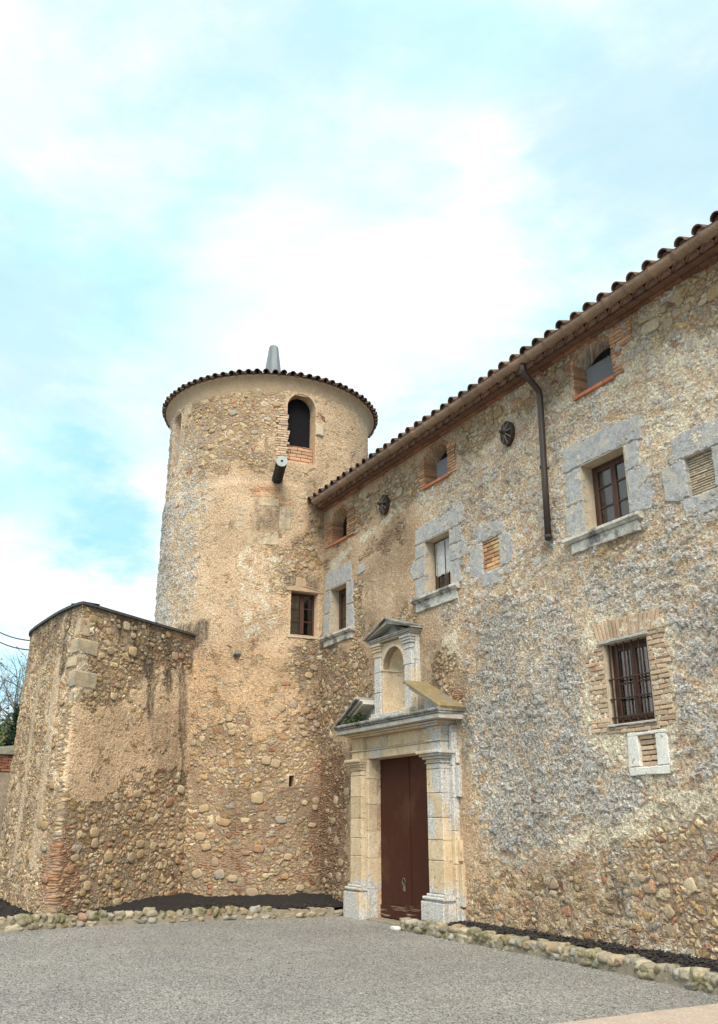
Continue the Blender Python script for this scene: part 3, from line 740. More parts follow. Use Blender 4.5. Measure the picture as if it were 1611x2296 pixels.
def embed(pos, areas, seed, depth=.05, avoid=()):
    """bigger field stones bedded in a masonry face: areas = (outline, count, smallest, largest, squareness)"""
    r_ = random.Random(seed); mb = MB(); done = []
    for poly, cnt, s0, s1, sq in areas:
        P = np.array(poly); lo, hi = P.min(0), P.max(0); k = t = 0
        while k < cnt and t < cnt * 30:
            t += 1
            u, v = r_.uniform(lo[0], hi[0]), r_.uniform(lo[1], hi[1])
            if sdpoly(poly, np.array([u]), np.array([v]))[0] > 0: continue
            w = s0 + (s1 - s0) * r_.random() ** 2; h = w * r_.uniform(.5, .95)
            if any(abs(u - a) < (w + c) * .46 and abs(v - b) < (h + d) * .46 for a, b, c, d in done): continue
            if any(x0 - w * .5 < u < x1 + w * .5 and y0 - h * .5 < v < y1 + h * .5 for x0, x1, y0, y1 in avoid): continue
            done.append((u, v, w, h)); k += 1
            q = ICO2.copy(); o = seed * 3.7 + k * 5.13
            q *= (1 + 1.25 * fbm(q[:, 0] * 1.2 + o, q[:, 2] * 1.2 + q[:, 1] + o, 3))[:, None]
            q = np.sign(q) * np.abs(q) ** (sq * .85)
            an = r_.gauss(0, .25); ca, sa = math.cos(an), math.sin(an)
            du = (q[:, 0] * ca - q[:, 2] * sa) * w / 2; dv_ = (q[:, 0] * sa + q[:, 2] * ca) * h / 2
            x, y, z = pos(u + du, v + dv_, q[:, 1] * depth * (.6 + w * 2) + r_.uniform(.002, .014))
            mb.add(np.stack([x, y, z], 1), ICO2F)
    return mb


# ------------------------------------------------------------------ ground
mb = MB(); mb.add([(-260, -160, 0), (160, -160, 0), (160, 260, 0), (-260, 260, 0)], [(0, 1, 2, 3)])
tag(mb.build('courtyard_ground', M_gravel), kind='structure')
mb = MB(); mb.add([(-6.72, 5.3, .004), (-6.55, 4.6, .004), (4, 3.2, .004), (4, 7.2, .004), (-6.66, 7.62, .004)], [(0, 1, 2, 3, 4)])
tag(mb.build('concrete_path', M_concrete), kind='structure')

KL = [(-15.9, -1.2), (-16.1, .6), (-16.3, 2.4), (-16.47, 4.27), (-16.27, 6.18), (-16.1, 7.4), (-15.98, 8.34)]
KR = [(-13.42, 8.42), (-13.36, 8.2), (-12.2, 8.18), (-11, 8.17), (-9.7, 8.17), (-8.4, 8.1), (-7.1, 7.98), (-6.0, 7.9), (-4.4, 7.85), (-3, 7.85)]


def resample(pts, step):
    p = np.array(pts, float); d = np.r_[0, np.cumsum(np.linalg.norm(np.diff(p, axis=0), axis=1))]
    t = np.arange(0, d[-1], step)
    return np.stack([np.interp(t, d, p[:, k]) for k in range(p.shape[1])], 1)


def soil(name, front, back, z0, z1):
    """a lumpy bed of earth between two lines"""
    n = 260; m = 16
    f = resample(front, .02); b = resample(back, .02)
    f = f[np.linspace(0, len(f) - 1, n).astype(int)]; b = b[np.linspace(0, len(b) - 1, n).astype(int)]
    vs = []
    for i in range(n):
        for k in range(m):
            t = k / (m - 1); p = f[i] * (1 - t) + b[i] * t
            vs.append((p[0], p[1], z0 + (z1 - z0) * t))
    v = np.array(vs)
    v[:, 2] += fbm(v[:, 0] * 5, v[:, 1] * 5, 4) * .07 + fbm(v[:, 0] * 22, v[:, 1] * 22, 2) * .05
    mb = MB(); mb.add(v, [(i * m + k, (i + 1) * m + k, (i + 1) * m + k + 1, i * m + k + 1) for i in range(n - 1) for k in range(m - 1)])
    return tag(mb.build(name, M_soil, smooth=True), kind='structure')


soil('soil_bed', [(x - .06, y) for x, y in KL[:-1]] + [(-16.04, 8.6)], [(-20.5, -1.0), (-20.5, 1.0), (-20, 2.6), (-18.2, 5.2), (-18.6, 6.6), (-17.8, 7.4), (-17.2, 8.85)], .13, .30)
soil('soil_bed', [(x, y + .05) for x, y in KR[1:]], [(-13.3, 8.8), (-10, 8.82), (1.5, 8.82)], .12, .20)


def edging(name, label, line, seed, n_max, hgt):
    root = thing(name, label, 'edging', (*line[len(line) // 2], 0))
    r_ = random.Random(seed)
    p = resample(line, .01)
    core = MB()
    q = p[::12]
    for i in range(len(q) - 1):
        a, b = q[i], q[i + 1]
        t = (b - a) / np.linalg.norm(b - a); nn = np.array([-t[1], t[0]])
        h = hgt * .74 + r_.uniform(-.02, .02)
        vs = []
        for c in (a, b):
            for s_, z in ((-.095, -.02), (-.08, h * .9), (.07, h), (.09, -.02)):
                vs.append((*(c + nn * s_), z + r_.uniform(-.005, .005)))
        core.add(vs, [(0, 1, 5, 4), (1, 2, 6, 5), (2, 3, 7, 6)])
    core.build('mortar', M_mortar, root)
    k = 0
    for z0, hh, big in ((0.0, .5, 1.25), (.42, .6, .9)):
        i = r_.randint(0, 8)
        while i < len(p) - 8 and k < n_max:
            L = r_.choice((.09, .11, .14, .17, .2, .27)) * r_.uniform(.85, 1.15) * big; st = int(L * 100) + r_.choice((0, 0, 1, 3))
            c = p[min(i + st // 2, len(p) - 1)]
            t = p[min(i + st, len(p) - 1)] - p[i]; ang = math.atan2(t[1], t[0]) + r_.gauss(0, .08)
            h = hgt * hh * r_.uniform(.8, 1.35); w = r_.uniform(.17, .25)
            v = lump((0, 0, 0), (L * 1.05, w, h * 1.15), seed + k, .55)
            ti = r_.gauss(0, .16); x0, z_ = v[:, 0] * math.cos(ti) - v[:, 2] * math.sin(ti), v[:, 0] * math.sin(ti) + v[:, 2] * math.cos(ti)
            ca, sa = math.cos(ang), math.sin(ang)
            x = x0 * ca - v[:, 1] * sa + c[0] + r_.uniform(-.015, .015); y = x0 * sa + v[:, 1] * ca + c[1] + r_.uniform(-.025, .025)
            mb = MB(); mb.add(np.stack([x, y, z_ + hgt * z0 + h * .45], 1), ICOF)
            mb.build('stone', M_edge, root, smooth=True)
            i += st; k += 1
    return root


edging('stone_edging', 'low kerb of mortared field stones holding the dark soil below the tower and bastion', KL, 5, 99, .19)
edging('stone_edging', 'low mossy kerb of mortared field stones running from the door past the right-hand facade', KR, 91, 99, .17)
mb = MB(); mb.add(lump((-13.45, 8.05, .025), (.22, .14, .07), 3), ICOF)
tag(mb.build('loose_stone', M_pale, smooth=True, loc=(-13.45, 8.05, 0)), 'flat pale stone lying loose on the gravel where the right kerb begins', 'stone')
# loose grit, leaves and bigger pebbles lying on the gravel
def grit(name, mat, x, y, z, s):
    """thousands of angular chips in one mesh"""
    n = len(x); o = np.array([(1, 0, .25), (0, .9, .3), (-1.1, .1, .25), (.1, -1, .3), (.1, 0, .9), (0, 0, -.4)])
    a = rng.uniform(0, 6.283, n); ca, sa = np.cos(a), np.sin(a)
    q = o[None] * rng.uniform(.65, 1.3, (n, 6, 3)) * s[:, None, None]
    X = q[..., 0] * ca[:, None] - q[..., 1] * sa[:, None] + x[:, None]; Y = q[..., 0] * sa[:, None] + q[..., 1] * ca[:, None] + y[:, None]; Z = q[..., 2] + z[:, None]
    f = np.array([(0, 1, 4), (1, 2, 4), (2, 3, 4), (3, 0, 4), (1, 0, 5), (2, 1, 5), (3, 2, 5), (0, 3, 5)])
    fs = (f[None] + 6 * np.arange(n)[:, None, None]).reshape(-1, 3)
    me = bpy.data.meshes.new(name); me.from_pydata(np.stack([X, Y, Z], -1).reshape(-1, 3).tolist(), [], fs.tolist())
    return tag(link(name, me, mat), kind='stuff')


n = 75000
gx = -4.3 - 11.9 * rng.random(n) ** 1.15; gy = rng.uniform(-.3, 8.05, n)
ok = gx > np.interp(gy, [p[1] for p in KL], [p[0] for p in KL]) + .1
ok &= ~((gx > -6.75) & (gy > 5.2) & (gy < 7.65))
gx, gy = gx[ok], gy[ok]
M_grit = simple('mixed_grit', (.19, .183, .172), (.36, .347, .326), 40, .95, .002, island=.5, c3=(.155, .15, .14))
grit('gravel_chips', M_grit, gx, gy, np.full(len(gx), .002), rng.uniform(.004, .0095, len(gx)) * (1 + .9 * (rng.random(len(gx)) > .97)))
t_ = rng.random(2600); i_ = rng.integers(0, 60, 2600)
kx = np.interp(np.linspace(0, 1, 60)[i_], np.linspace(0, 1, len(KL)), [p[0] for p in KL]); ky = np.interp(np.linspace(0, 1, 60)[i_], np.linspace(0, 1, len(KL)), [p[1] for p in KL]) + rng.uniform(-.1, .1, 2600)
cx1 = kx - .1 - 3.4 * t_; cz1 = .15 + .15 * t_ / .9
cx2 = rng.uniform(-13.2, -4.5, 2200); cy2 = rng.uniform(8.2, 8.7, 2200)
grit('soil_clods', M_clod, np.r_[cx1, cx2], np.r_[ky, cy2], np.r_[cz1, .13 + .06 * (cy2 - 8.2) / .5], rng.uniform(.012, .034, 4800))

# ------------------------------------------------------------------ the house
D = 8.68
house = thing('stone_house', 'long old stone farmhouse with tiled eave, grey-framed windows and carved doorway', 'house', (-10, 8.7, 0))
HOLES = [
    dict(rect=(-17.05, -16.33, 7.52, 8.28), spring=8.08, depth=.34), dict(rect=(-13.21, -12.42, 7.61, 8.34), spring=8.15, depth=.34), dict(rect=(-9.04, -8.22, 7.65, 8.38), spring=8.2, depth=.34),
    dict(rect=(-17.12, -16.36, 5.47, 6.5), depth=.3), dict(rect=(-13.28, -12.46, 5.52, 6.56), depth=.3), dict(rect=(-9.06, -8.19, 5.53, 6.56), depth=.3),
    dict(rect=(-11.53, -11.07, 5.53, 6.07), depth=.09), dict(rect=(-7.2, -6.78, 5.47, 6.0), depth=.12), dict(rect=(-8.93, -8.13, 2.82, 3.9), depth=.3),
    dict(rect=(-15.13, -13.12, .02, 2.75), depth=.14), dict(rect=(-14.645, -13.875, 3.56, 4.75), spring=4.365, depth=.02), dict(rect=(-8.46, -8.16, 2.28, 2.66), depth=.05)]
ex_u = [h['rect'][i] for h in HOLES for i in (0, 1)]; ex_v = [h['rect'][i] for h in HOLES for i in (2, 3)] + [h['spring'] for h in HOLES if 'spring' in h]
U = axis(-17.75, 3.0, .026, ex_u, coarse=[(-5.6, 3.0, .09)]); V = axis(-.1, 8.5, .026, ex_v)


def base_wall(c, u, v):
    if c == 'expo': return .27 + .12 * (v < 1.0)
    if c == 'grey': return np.clip((u + 13.5) / 5, 0, 1) * .46
    if c == 'warm': return .12 + .2 * (u < -13)
    return 0.0


stones_ = embed(lambda u, v, d: (u, D + d + .005, v), [
    ([(-16.0, 7.7), (-13.5, 7.75), (-13.45, 8.38), (-16.0, 8.4)], 95, .07, .34, .7), ([(-12.1, 8.0), (-10.0, 8.2), (-10, 8.4), (-12.1, 8.4)], 36, .09, .36, .7),
    ([(-7.7, 8.0), (-5.5, 7.9), (-5.5, 8.4), (-7.7, 8.4)], 60, .08, .46, .65), ([(-9.6, 8.25), (-9.25, 8.2), (-9.25, 8.4), (-9.6, 8.4)], 8, .07, .2, .7), ([(-9.6, 8.41), (-8.1, 8.39), (-7.8, 8.2), (-7.7, 8.41)], 10, .08, .25, .7),
    ([(-7.2, .9), (-5.0, .9), (-5.0, 2.2), (-6.7, 2.1)], 40, .2, .46, .3), ([(-7.5, .3), (-5, .2), (-5, 1.2), (-7.4, 1.2)], 40, .08, .34, .5), ([(-12.3, .2), (-7.5, .2), (-7.5, 1.1), (-12.2, .9)], 70, .06, .22, .6),
    ([(-17.4, .3), (-16.0, .3), (-16.0, 3.2), (-15.4, 4.0), (-16.0, 5.3), (-17.4, 5.3)], 90, .06, .24, .7), ([(-16.05, 5.6), (-15.6, 5.6), (-15.7, 7.0), (-16.0, 7.0)], 24, .06, .15, .7),
    ([(-13.1, 4.0), (-12.4, 4.1), (-12.5, 4.6), (-12.9, 4.7)], 24, .05, .14, .7), ([(-12.3, 1.2), (-6, 2.3), (-6, 5.2), (-12.2, 5.2)], 40, .06, .15, .75)], 3, .016,
    [(h['rect'][0] - .32, h['rect'][1] + .34, h['rect'][2] - .25, h['rect'][3] + .3) for h in HOLES[3:9]] + [(h['rect'][0] - .2, h['rect'][1] + .2, h['rect'][2] - .06, h['rect'][3] + .06) for h in HOLES[:3]] + [(-16.0, -12.3, 0, 3.4), (-15.1, -13.3, 3.3, 5.3), (-8.7, -7.9, 2.1, 2.8), (-14.9, -14.4, 7.45, 7.95)])
sheet('wall', 'wall', U, V, lambda u, v, d: (u, D + d + 0 * v, v + 0 * u), HOLES, M_wall, house, base_wall, stones=stones_)
# the rest of the shell, out of sight from the courtyard
mb = MB()
mb.add([(3, 8.68, 0), (3, 15, 0), (3, 15, 8.5), (3, 11.84, 9.6), (3, 8.68, 8.5)], [(0, 1, 2, 3, 4)])
mb.add([(-20, 15, 0), (3, 15, 0), (3, 15, 8.5), (-20, 15, 8.5)], [(3, 2, 1, 0)])
mb.add([(-17.7, 9.3, 0), (3, 9.3, 0), (3, 9.3, 8.4), (-17.7, 9.3, 8.4)], [(0, 1, 2, 3)])
mb.build('rear_wall', M_cove, house)

# attic openings: brick jambs, sill, corrugated sheet
for (x0, x1, z0, z1), (l0, r1), sp, bm_, kind in (((-17.05, -16.33, 7.52, 8.28), (-17.36, -16.04), 8.08, M_brick, 0), ((-13.21, -12.42, 7.61, 8.34), (-13.37, -12.2), 8.15, M_brick, 1), ((-9.04, -8.22, 7.65, 8.38), (-9.10, -7.84), 8.2, M_brick, 2)):
    mb = MB()
    zb = z0 - .02
    bricks(mb, l0 if kind != 2 else x0 - .03, x0 + .012, zb, sp + .06, 8.655 if kind != 2 else 8.672, 8.962, ragged=.06 if kind != 2 else 0, rr_=0)
    if kind == 2: bricks(mb, x1 - .012, r1, 8.02, 8.36, 8.655, 8.962, ragged=.05, rl=0); bricks(mb, x1 - .012, x1 + .16, zb, 8.02, 8.66, 8.962, ragged=.05, rl=0)
    else: bricks(mb, x1 - .012, r1, zb, sp + .06, 8.655, 8.962, ragged=.05, rl=0)
    xc, zc, rr, _ = arch_of(dict(rect=(x0, x1, z0, z1), spring=sp))
    a0 = math.atan2(sp - zc, x1 - xc); a1 = math.pi - a0; nb = 13
    for i in range(nb):
        a, b = a0 + (a1 - a0) * (i + .06) / nb, a0 + (a1 - a0) * (i + .94) / nb
        r0, r1_ = rr + .002, rr + .055
        q = [(xc + r0 * math.cos(a), zc + r0 * math.sin(a)), (xc + r1_ * math.cos(a), zc + r1_ * math.sin(a)), (xc + r1_ * math.cos(b), zc + r1_ * math.sin(b)), (xc + r0 * math.cos(b), zc + r0 * math.sin(b))]
        mb.prism(q, 8.66, 8.715, bev=.004, step=None, j=.002)
    jm = mb.build('attic_opening', bm_, house)
    mb = MB()
    for i in range(4):
        w = (x1 - x0 + .02) / 4
        mb.box(x0 - .01 + i * w + .004, x0 - .01 + (i + 1) * w - .004, 8.63, 8.99, z0 - .045, z0 + .012, j=.003, bev=.006)
    mb.build('sill', M_bricksill, jm)
    mb = MB(); n = 60
    vs = []
    for i in range(n + 1):
        x = x0 - .02 + (x1 - x0 + .04) * i / n
        for z in (z0 - .02, sp + (.02 if kind else .4)): vs.append((x, 8.97 + .018 * math.cos(i * math.pi / 2) - .006, z))
    mb.add(vs, [(2 * i, 2 * i + 2, 2 * i + 3, 2 * i + 1) for i in range(n)])
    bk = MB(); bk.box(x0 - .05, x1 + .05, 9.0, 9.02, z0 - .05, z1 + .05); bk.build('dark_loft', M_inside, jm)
    mb.build('corrugated_sheet', M_inside if kind == 0 else M_sheet, jm)
    if kind == 0:
        mb = MB(); mb.box(x0 + .42, x1 - .02, 8.93, 8.965, z0, z0 + .42, bev=.004); mb.build('board', M_wood, jm)

# dressed stone surrounds
def surround(blocks, yf=8.664, yb=8.74, mat=M_lichen, name='window_surround', parent=house):
    mb = MB()
    for b in blocks: mb.prism(b, yf + rnd.uniform(-.004, .004), yb, bev=.016, step=.04, j=.016)
    return mb.build(name, mat, parent)


def rc(x0, x1, z0, z1): return [(x0, z0), (x1, z0), (x1, z1), (x0, z1)]


def reveal(parent, x0, x1, z0, z1, depth=.29, t=.03):
    mb = MB()
    mb.box(x0 - .002, x0 + .006, 8.668, 8.68 + depth, z0, z1); mb.box(x1 - .006, x1 + .002, 8.668, 8.68 + depth, z0, z1)
    mb.box(x0 + .007, x1 - .007, 8.668, 8.68 + depth, z1 - .008, z1 + .002); mb.box(x0 + .007, x1 - .007, 8.668, 8.68 + depth, z0 - .002, z0 + .008)
    return mb.build('reveal', M_reveal, parent)


def sill(parent, x0, x1, zt, apron):
    mb = MB()
    mb.prism([(8.575, zt - .045), (8.58, zt + .0), (8.70, zt + .02), (8.70, zt - .09), (8.62, zt - .085)], x0, x1, bev=.004, step=.05, j=.004)
    mb.v = [(y, x, z) for x, y, z in mb.v]; mb.f = [f[::-1] for f in mb.f]
    k = len(mb.v)
    mb.prism(rc(x0 + .1, x1 - .06, zt - apron, zt - .088), 8.64, 8.74, bev=.008)
    return mb.build('sill', M_sill, parent)


def casement(x0, x1, z0, z1, y, rows, leaves=2, parent=house, xf=None, name='window', dark=True):
    """timber casement: frame, leaves and glazing bars in one mesh; glass as a sub-part"""
    mb = MB(); w = .05
    mb.box(x0, x0 + w, y, y + .06, z0, z1, bev=.005); mb.box(x1 - w, x1, y, y + .06, z0, z1, bev=.005)
    mb.box(x0 + w, x1 - w, y, y + .06, z1 - w, z1, bev=.005); mb.box(x0 + w, x1 - w, y, y + .06, z0, z0 + w, bev=.005)
    lw = (x1 - x0 - 2 * w) / leaves
    for k in range(leaves):
        a, b = x0 + w + k * lw, x0 + w + (k + 1) * lw; s = .05
        mb.box(a + .002, a + s, y - .012, y + .04, z0 + w + .003, z1 - w - .003, bev=.006); mb.box(b - s, b - .002, y - .012, y + .04, z0 + w + .003, z1 - w - .003, bev=.006)
        mb.box(a + s, b - s, y - .009, y + .04, z1 - w - s, z1 - w - .003, bev=.006); mb.box(a + s, b - s, y - .009, y + .04, z0 + w + .003, z0 + w + s * 1.4, bev=.006)
        for r in range(1, rows):
            z = z0 + w + (z1 - z0 - 2 * w) * r / rows
            mb.box(a + s, b - s, y - .004, y + .03, z - .011, z + .011)
    f = mb.build(name, M_wood, parent)
    if xf is not None: pass
    mb = MB(); mb.box(x0 + w, x1 - w, y + .012, y + .018, z0 + w, z1 - w); mb.build('pane', M_glass, f)
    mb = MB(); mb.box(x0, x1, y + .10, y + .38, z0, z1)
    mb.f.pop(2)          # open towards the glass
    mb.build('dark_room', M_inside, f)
    return f


def curtain(parent, x0, x1, z0, z1, y, mat=M_curtain, amp=.012, waves=5, ragged=0):
    n = 40; vs = []
    for i in range(n + 1):
        x = x0 + (x1 - x0) * i / n; yy = y + amp * math.sin(i / n * waves * 2 * math.pi)
        vs += [(x, yy, z0 + rnd.uniform(0, ragged)), (x, yy, z1)]
    mb = MB(); mb.add(vs, [(2 * i, 2 * i + 2, 2 * i + 3, 2 * i + 1) for i in range(n)])
    return mb.build('curtain', mat, parent, smooth=True)


# left window of the middle row
s_ = surround([[(-17.40, 6.5), (-16.14, 6.5), (-16.13, 6.93), (-17.0, 6.95), (-17.41, 6.9)], rc(-17.42, -17.12, 5.98, 6.49), rc(-17.44, -17.12, 5.44, 5.97), rc(-16.36, -16.08, 6.0, 6.49), [(-16.36, 5.46), (-16.04, 5.46), (-16.02, 5.75), (-16.12, 5.99), (-16.36, 5.99)]])
reveal(s_, -17.12, -16.36, 5.47, 6.5); sill(s_, -17.46, -16.02, 5.47, .22)
w_ = casement(-17.10, -16.38, 5.48, 6.49, 8.88, 3)
curtain(w_, -17.06, -16.85, 5.5, 6.47, 9.0)
# centre window
s_ = surround([[(-13.62, 6.56), (-12.2, 6.56), (-11.98, 6.6), (-12.0, 6.95), (-12.35, 6.97), (-12.4, 6.9), (-13.3, 6.9), (-13.58, 6.86)], rc(-13.62, -13.28, 6.28, 6.55), [(-13.28, 6.27), (-13.66, 6.27), (-13.8, 6.14), (-13.7, 5.9), (-13.28, 5.9)], rc(-13.62, -13.28, 5.5, 5.89), rc(-12.46, -12.08, 6.26, 6.55), [(-12.46, 5.96), (-12.0, 5.96), (-11.94, 6.1), (-12.05, 6.25), (-12.46, 6.25)], rc(-12.46, -12.17, 5.5, 5.95)])
reveal(s_, -13.28, -12.46, 5.52, 6.56); sill(s_, -13.68, -12.2, 5.52, .26)
w_ = casement(-13.26, -12.48, 5.53, 6.55, 8.88, 2)
curtain(w_, -13.2, -12.52, 5.86, 6.52, 8.865, amp=.006, waves=3, ragged=.05)
# right window
s_ = surround([[(-9.42, 6.56), (-7.95, 6.56), (-7.84, 6.5), (-7.84, 6.88), (-8.3, 6.93), (-9.0, 6.95), (-9.41, 6.94)], rc(-9.42, -9.06, 6.02, 6.55), rc(-9.46, -9.06, 5.5, 6.01), rc(-8.19, -7.92, 6.17, 6.55), [(-8.19, 5.56), (-7.8, 5.52), (-7.74, 5.7), (-7.77, 6.12), (-7.9, 6.16), (-8.19, 6.16)]])
reveal(s_, -9.06, -8.19, 5.53, 6.56); sill(s_, -9.46, -7.98, 5.52, .24)
w_ = casement(-9.04, -8.21, 5.54, 6.55, 8.88, 3)
curtain(w_, -8.98, -8.64, 5.56, 6.5, 8.915)
# walled-up openings
s_ = surround([[(-11.72, 6.07), (-11.0, 6.07), (-10.88, 6.1), (-10.95, 6.33), (-11.3, 6.36), (-11.7, 6.34)], [(-11.53, 5.5), (-11.53, 6.06), (-11.8, 6.06), (-11.89, 5.9), (-11.86, 5.55), (-11.7, 5.45)], [(-11.07, 5.53), (-10.8, 5.53), (-10.72, 5.7), (-10.73, 5.98), (-10.86, 6.05), (-11.07, 6.06)], [(-11.6, 5.52), (-11.08, 5.52), (-11.02, 5.4), (-11.1, 5.28), (-11.56, 5.27)]])
bk = MB(); bricks(bk, -11.54, -11.06, 5.53, 6.07, 8.70, 8.80, course=.07, length=.2, gap=.014, j=.006); bk.build('brick_infill', simple('mixed_brick', (.42, .22, .12), (.50, .36, .20), 5, .92, .008, island=.4), s_)
s_ = surround([[(-7.4, 6.0), (-6.6, 6.0), (-6.55, 6.33), (-7.1, 6.36), (-7.38, 6.33)], [(-7.2, 5.48), (-7.2, 5.99), (-7.4, 5.99), (-7.6, 5.97), (-7.58, 5.52), (-7.35, 5.46)], [(-6.78, 5.47), (-6.5, 5.47), (-6.5, 5.99), (-6.78, 5.99)], [(-7.32, 5.46), (-6.5, 5.46), (-6.52, 5.2), (-7.3, 5.2)]])
bk = MB(); bricks(bk, -7.21, -6.77, 5.47, 6.0, 8.74, 8.86, course=.034, length=.3, gap=.012, j=.006); bk.build('stone_infill', M_reveal, s_)
mb = MB()
mb.prism([(-8.63, 2.70), (-7.98, 2.70), (-7.98, 2.66), (-8.62, 2.66)], 8.652, 8.74); mb.prism([(-8.63, 2.655), (-8.46, 2.655), (-8.45, 2.28), (-8.65, 2.28)], 8.652, 8.74); mb.prism([(-8.16, 2.655), (-7.97, 2.655), (-7.97, 2.28), (-8.16, 2.28)], 8.652, 8.74); mb.prism([(-8.66, 2.275), (-7.97, 2.275), (-7.99, 2.18), (-8.64, 2.17)], 8.652, 8.74)
s_ = mb.build('limewashed_surround', M_pale, house)
bk = MB(); bricks(bk, -8.47, -8.15, 2.28, 2.66, 8.70, 8.80, course=.065, length=.4, gap=.012, j=.008); bk.build('brick_infill', M_brick2, s_)
surround([[(-15.88, 6.52), (-15.55, 6.55), (-15.55, 6.72), (-15.86, 6.75)]], name='ashlar_block')
surround([[(-6.5, 4.0), (-6.2, 3.98), (-6.18, 4.3), (-6.48, 4.32)]], name='ashlar_block')

# barred ground-floor window in its brick frame
mb = MB()
bricks(mb, -9.2, -8.931, 2.74, 3.93, 8.659, 8.97, course=.063, length=.2, ragged=.09, rr_=0, j=.008, gap=.016); bricks(mb, -8.129, -7.86, 2.74, 3.93, 8.659, 8.97, course=.063, length=.2, ragged=.09, rl=0, j=.008, gap=.016)
bricks(mb, -9.0, -8.07, 2.71, 2.80, 8.655, 8.97, course=.05)
for i in range(17):
    x = -9.02 + i * .064; t = (i - 8) * .0085
    mb.prism([(x + .005, 3.945), (x + .057, 3.945), (x + .057 + t, 4.19 + rnd.uniform(-.02, .02)), (x + .005 + t, 4.19)], 8.657, 8.75, bev=.005, step=None, j=.003)
bricks(mb, -7.9, -7.82, 3.94, 4.22, 8.668, 8.75, course=.06)
gr = mb.build('brick_surround', M_brick2, house)
mb = MB(); mb.prism(rc(-8.98, -8.1, 3.9, 3.942), 8.645, 8.97, bev=.006); mb.build('lintel', M_cement, gr)
mb = MB(); mb.prism(rc(-8.95, -8.1, 2.80, 2.825), 8.63, 8.97, bev=.006); mb.build('sill', M_cement, gr)
reveal(gr, -8.926, -8.134, 2.826, 3.898, .2)
w_ = casement(-8.92, -8.14, 2.83, 3.89, 8.81, 2, name='window')
mb = MB()
for i in range(6):
    x = -8.87 + i * .136; mb.box(x - .008, x + .008, 8.712, 8.73, 2.80, 3.9)
for z in (2.92, 3.16, 3.42): mb.box(-8.96, -8.1, 8.705, 8.736, z - .008, z + .008)
mb.build('window_grille', M_iron, w_)

# ------------------------------------------------------------------ carved doorway
def stack(mb, x0, x1, y0, y1, zs, bev=.01, j=.002):
    for a, b in zip(zs[:-1], zs[1:]): mb.box(x0, x1, y0, y1, a + .003, b - .003, j=j, bev=bev)
    return mb


# entablature, breaking forward over the pilasters
mb = MB()
for a, b in ((-15.235, -14.55), (-14.545, -14.06), (-14.055, -13.02)):
    mb.box(a + .002, b - .002, 8.50, 8.78, 2.757, 2.90, bev=.008, j=.002)
for a, b in ((-15.235, -14.45), (-14.445, -13.9), (-13.895, -13.02)): mb.box(a + .002, b - .002, 8.52, 8.74, 2.935, 3.155, bev=.008)
mb.box(-15.235, -13.02, 8.485, 8.74, 2.902, 2.933, bev=.006)
for x0, x1 in ((-15.66, -15.24), (-13.01, -12.58)):
    mb.box(x0, x1, 8.43, 8.74, 2.757, 2.90, bev=.008); mb.box(x0 - .02, x1 + .02, 8.40, 8.74, 2.902, 2.933, bev=.008); mb.box(x0, x1, 8.44, 8.74, 2.935, 3.155, bev=.008)
mb.box(-15.70, -12.54, 8.36, 8.74, 3.157, 3.19, bev=.01); mb.box(-15.74, -12.5, 8.30, 8.74, 3.192, 3.225, bev=.014)
portal = mb.build('portal', M_portal, house)
for x0, x1, o0, o1, xs, left_ in ((-15.235, -15.13, -15.82, -15.685, (-15.9, -15.825), 1), (-13.12, -13.015, -12.555, -12.46, (-12.455, -12.40), 0)):
    mb = MB()
    stack(mb, x0, x1, 8.50, 8.80, [-.02, .5, 1.02, 1.48, 1.95, 2.4, 2.755])
    mb.build('jamb', M_portal, portal)
    mb = MB()
    stack(mb, o0, o1, 8.58, 8.74, [-.02, .5, 1.0, 1.5, 2.0, 2.5, 2.75, 3.15])
    for k, (a, b) in enumerate(((.7, 1.2), (1.6, 2.0), (2.1, 2.35)) if left_ else ((.0, .35), (.37, 1.0), (1.03, 1.36), (2.0, 2.5), (2.52, 2.74))):
        mb.prism(rc(xs[0], xs[1] + (0 if left_ else .04 * (k % 2)), a + .02, b), 8.62, 8.74, bev=.01)
    mb.build('outer_jamb', M_portal, portal)
for x0, x1, broken in ((-15.68, -15.24, 1), (-13.01, -12.56, 0)):
    mb = MB()
    stack(mb, x0, x1, 8.42, 8.72, [.56, 1.05, 1.36, 1.70, 2.08, 2.46, 2.55])
    zs = ((2.55, 2.575, .02), (2.575, 2.62, .005), (2.62, 2.66, .05), (2.66, 2.70, .09), (2.70, 2.752, .13))
    for a, b, e in zs:
        e2 = e * (.75 if broken else 1)
        mb.box(x0 - e2, x1 + e2 * (.6 if broken else 1), 8.42 - e2, 8.72, a + .001, b, j=.012 if broken else .002, bev=.01)
    for a, b, e in ((.44, .47, .05), (.47, .515, .075), (.515, .56, .03)): mb.box(x0 - e * 1.3, x1 + e * .8, 8.42 - e, 8.72, a, b - .001, j=.004, bev=.012)
    mb.box(x0 - .15, x1 + .05, 8.35, 8.72, -.06, .438, j=.006, bev=.015)
    mb.build('pilaster', M_portal, portal)
mb = MB(); low = MB()
for x0, x1 in ((-15.86, -14.9), (-14.895, -14.0), (-13.995, -13.1), (-13.095, -12.25)):
    low.box(x0, x1, 8.20, 8.74, 3.227, 3.31, bev=.01, j=.004)
    mb.box(x0 - (.015 if x0 < -15.5 else 0), x1 + (.015 if x1 > -12.5 else 0), 8.175, 8.74, 3.312, 3.345, bev=.012, j=.004)
    mb.box(x0 - (.03 if x0 < -15.5 else 0), x1 + (.03 if x1 > -12.5 else 0), 8.15, 8.74, 3.347, 3.40, bev=.014, j=.006)
mb.build('cornice', M_cornice, portal); low.build('cornice_fascia', M_cornlow, portal)


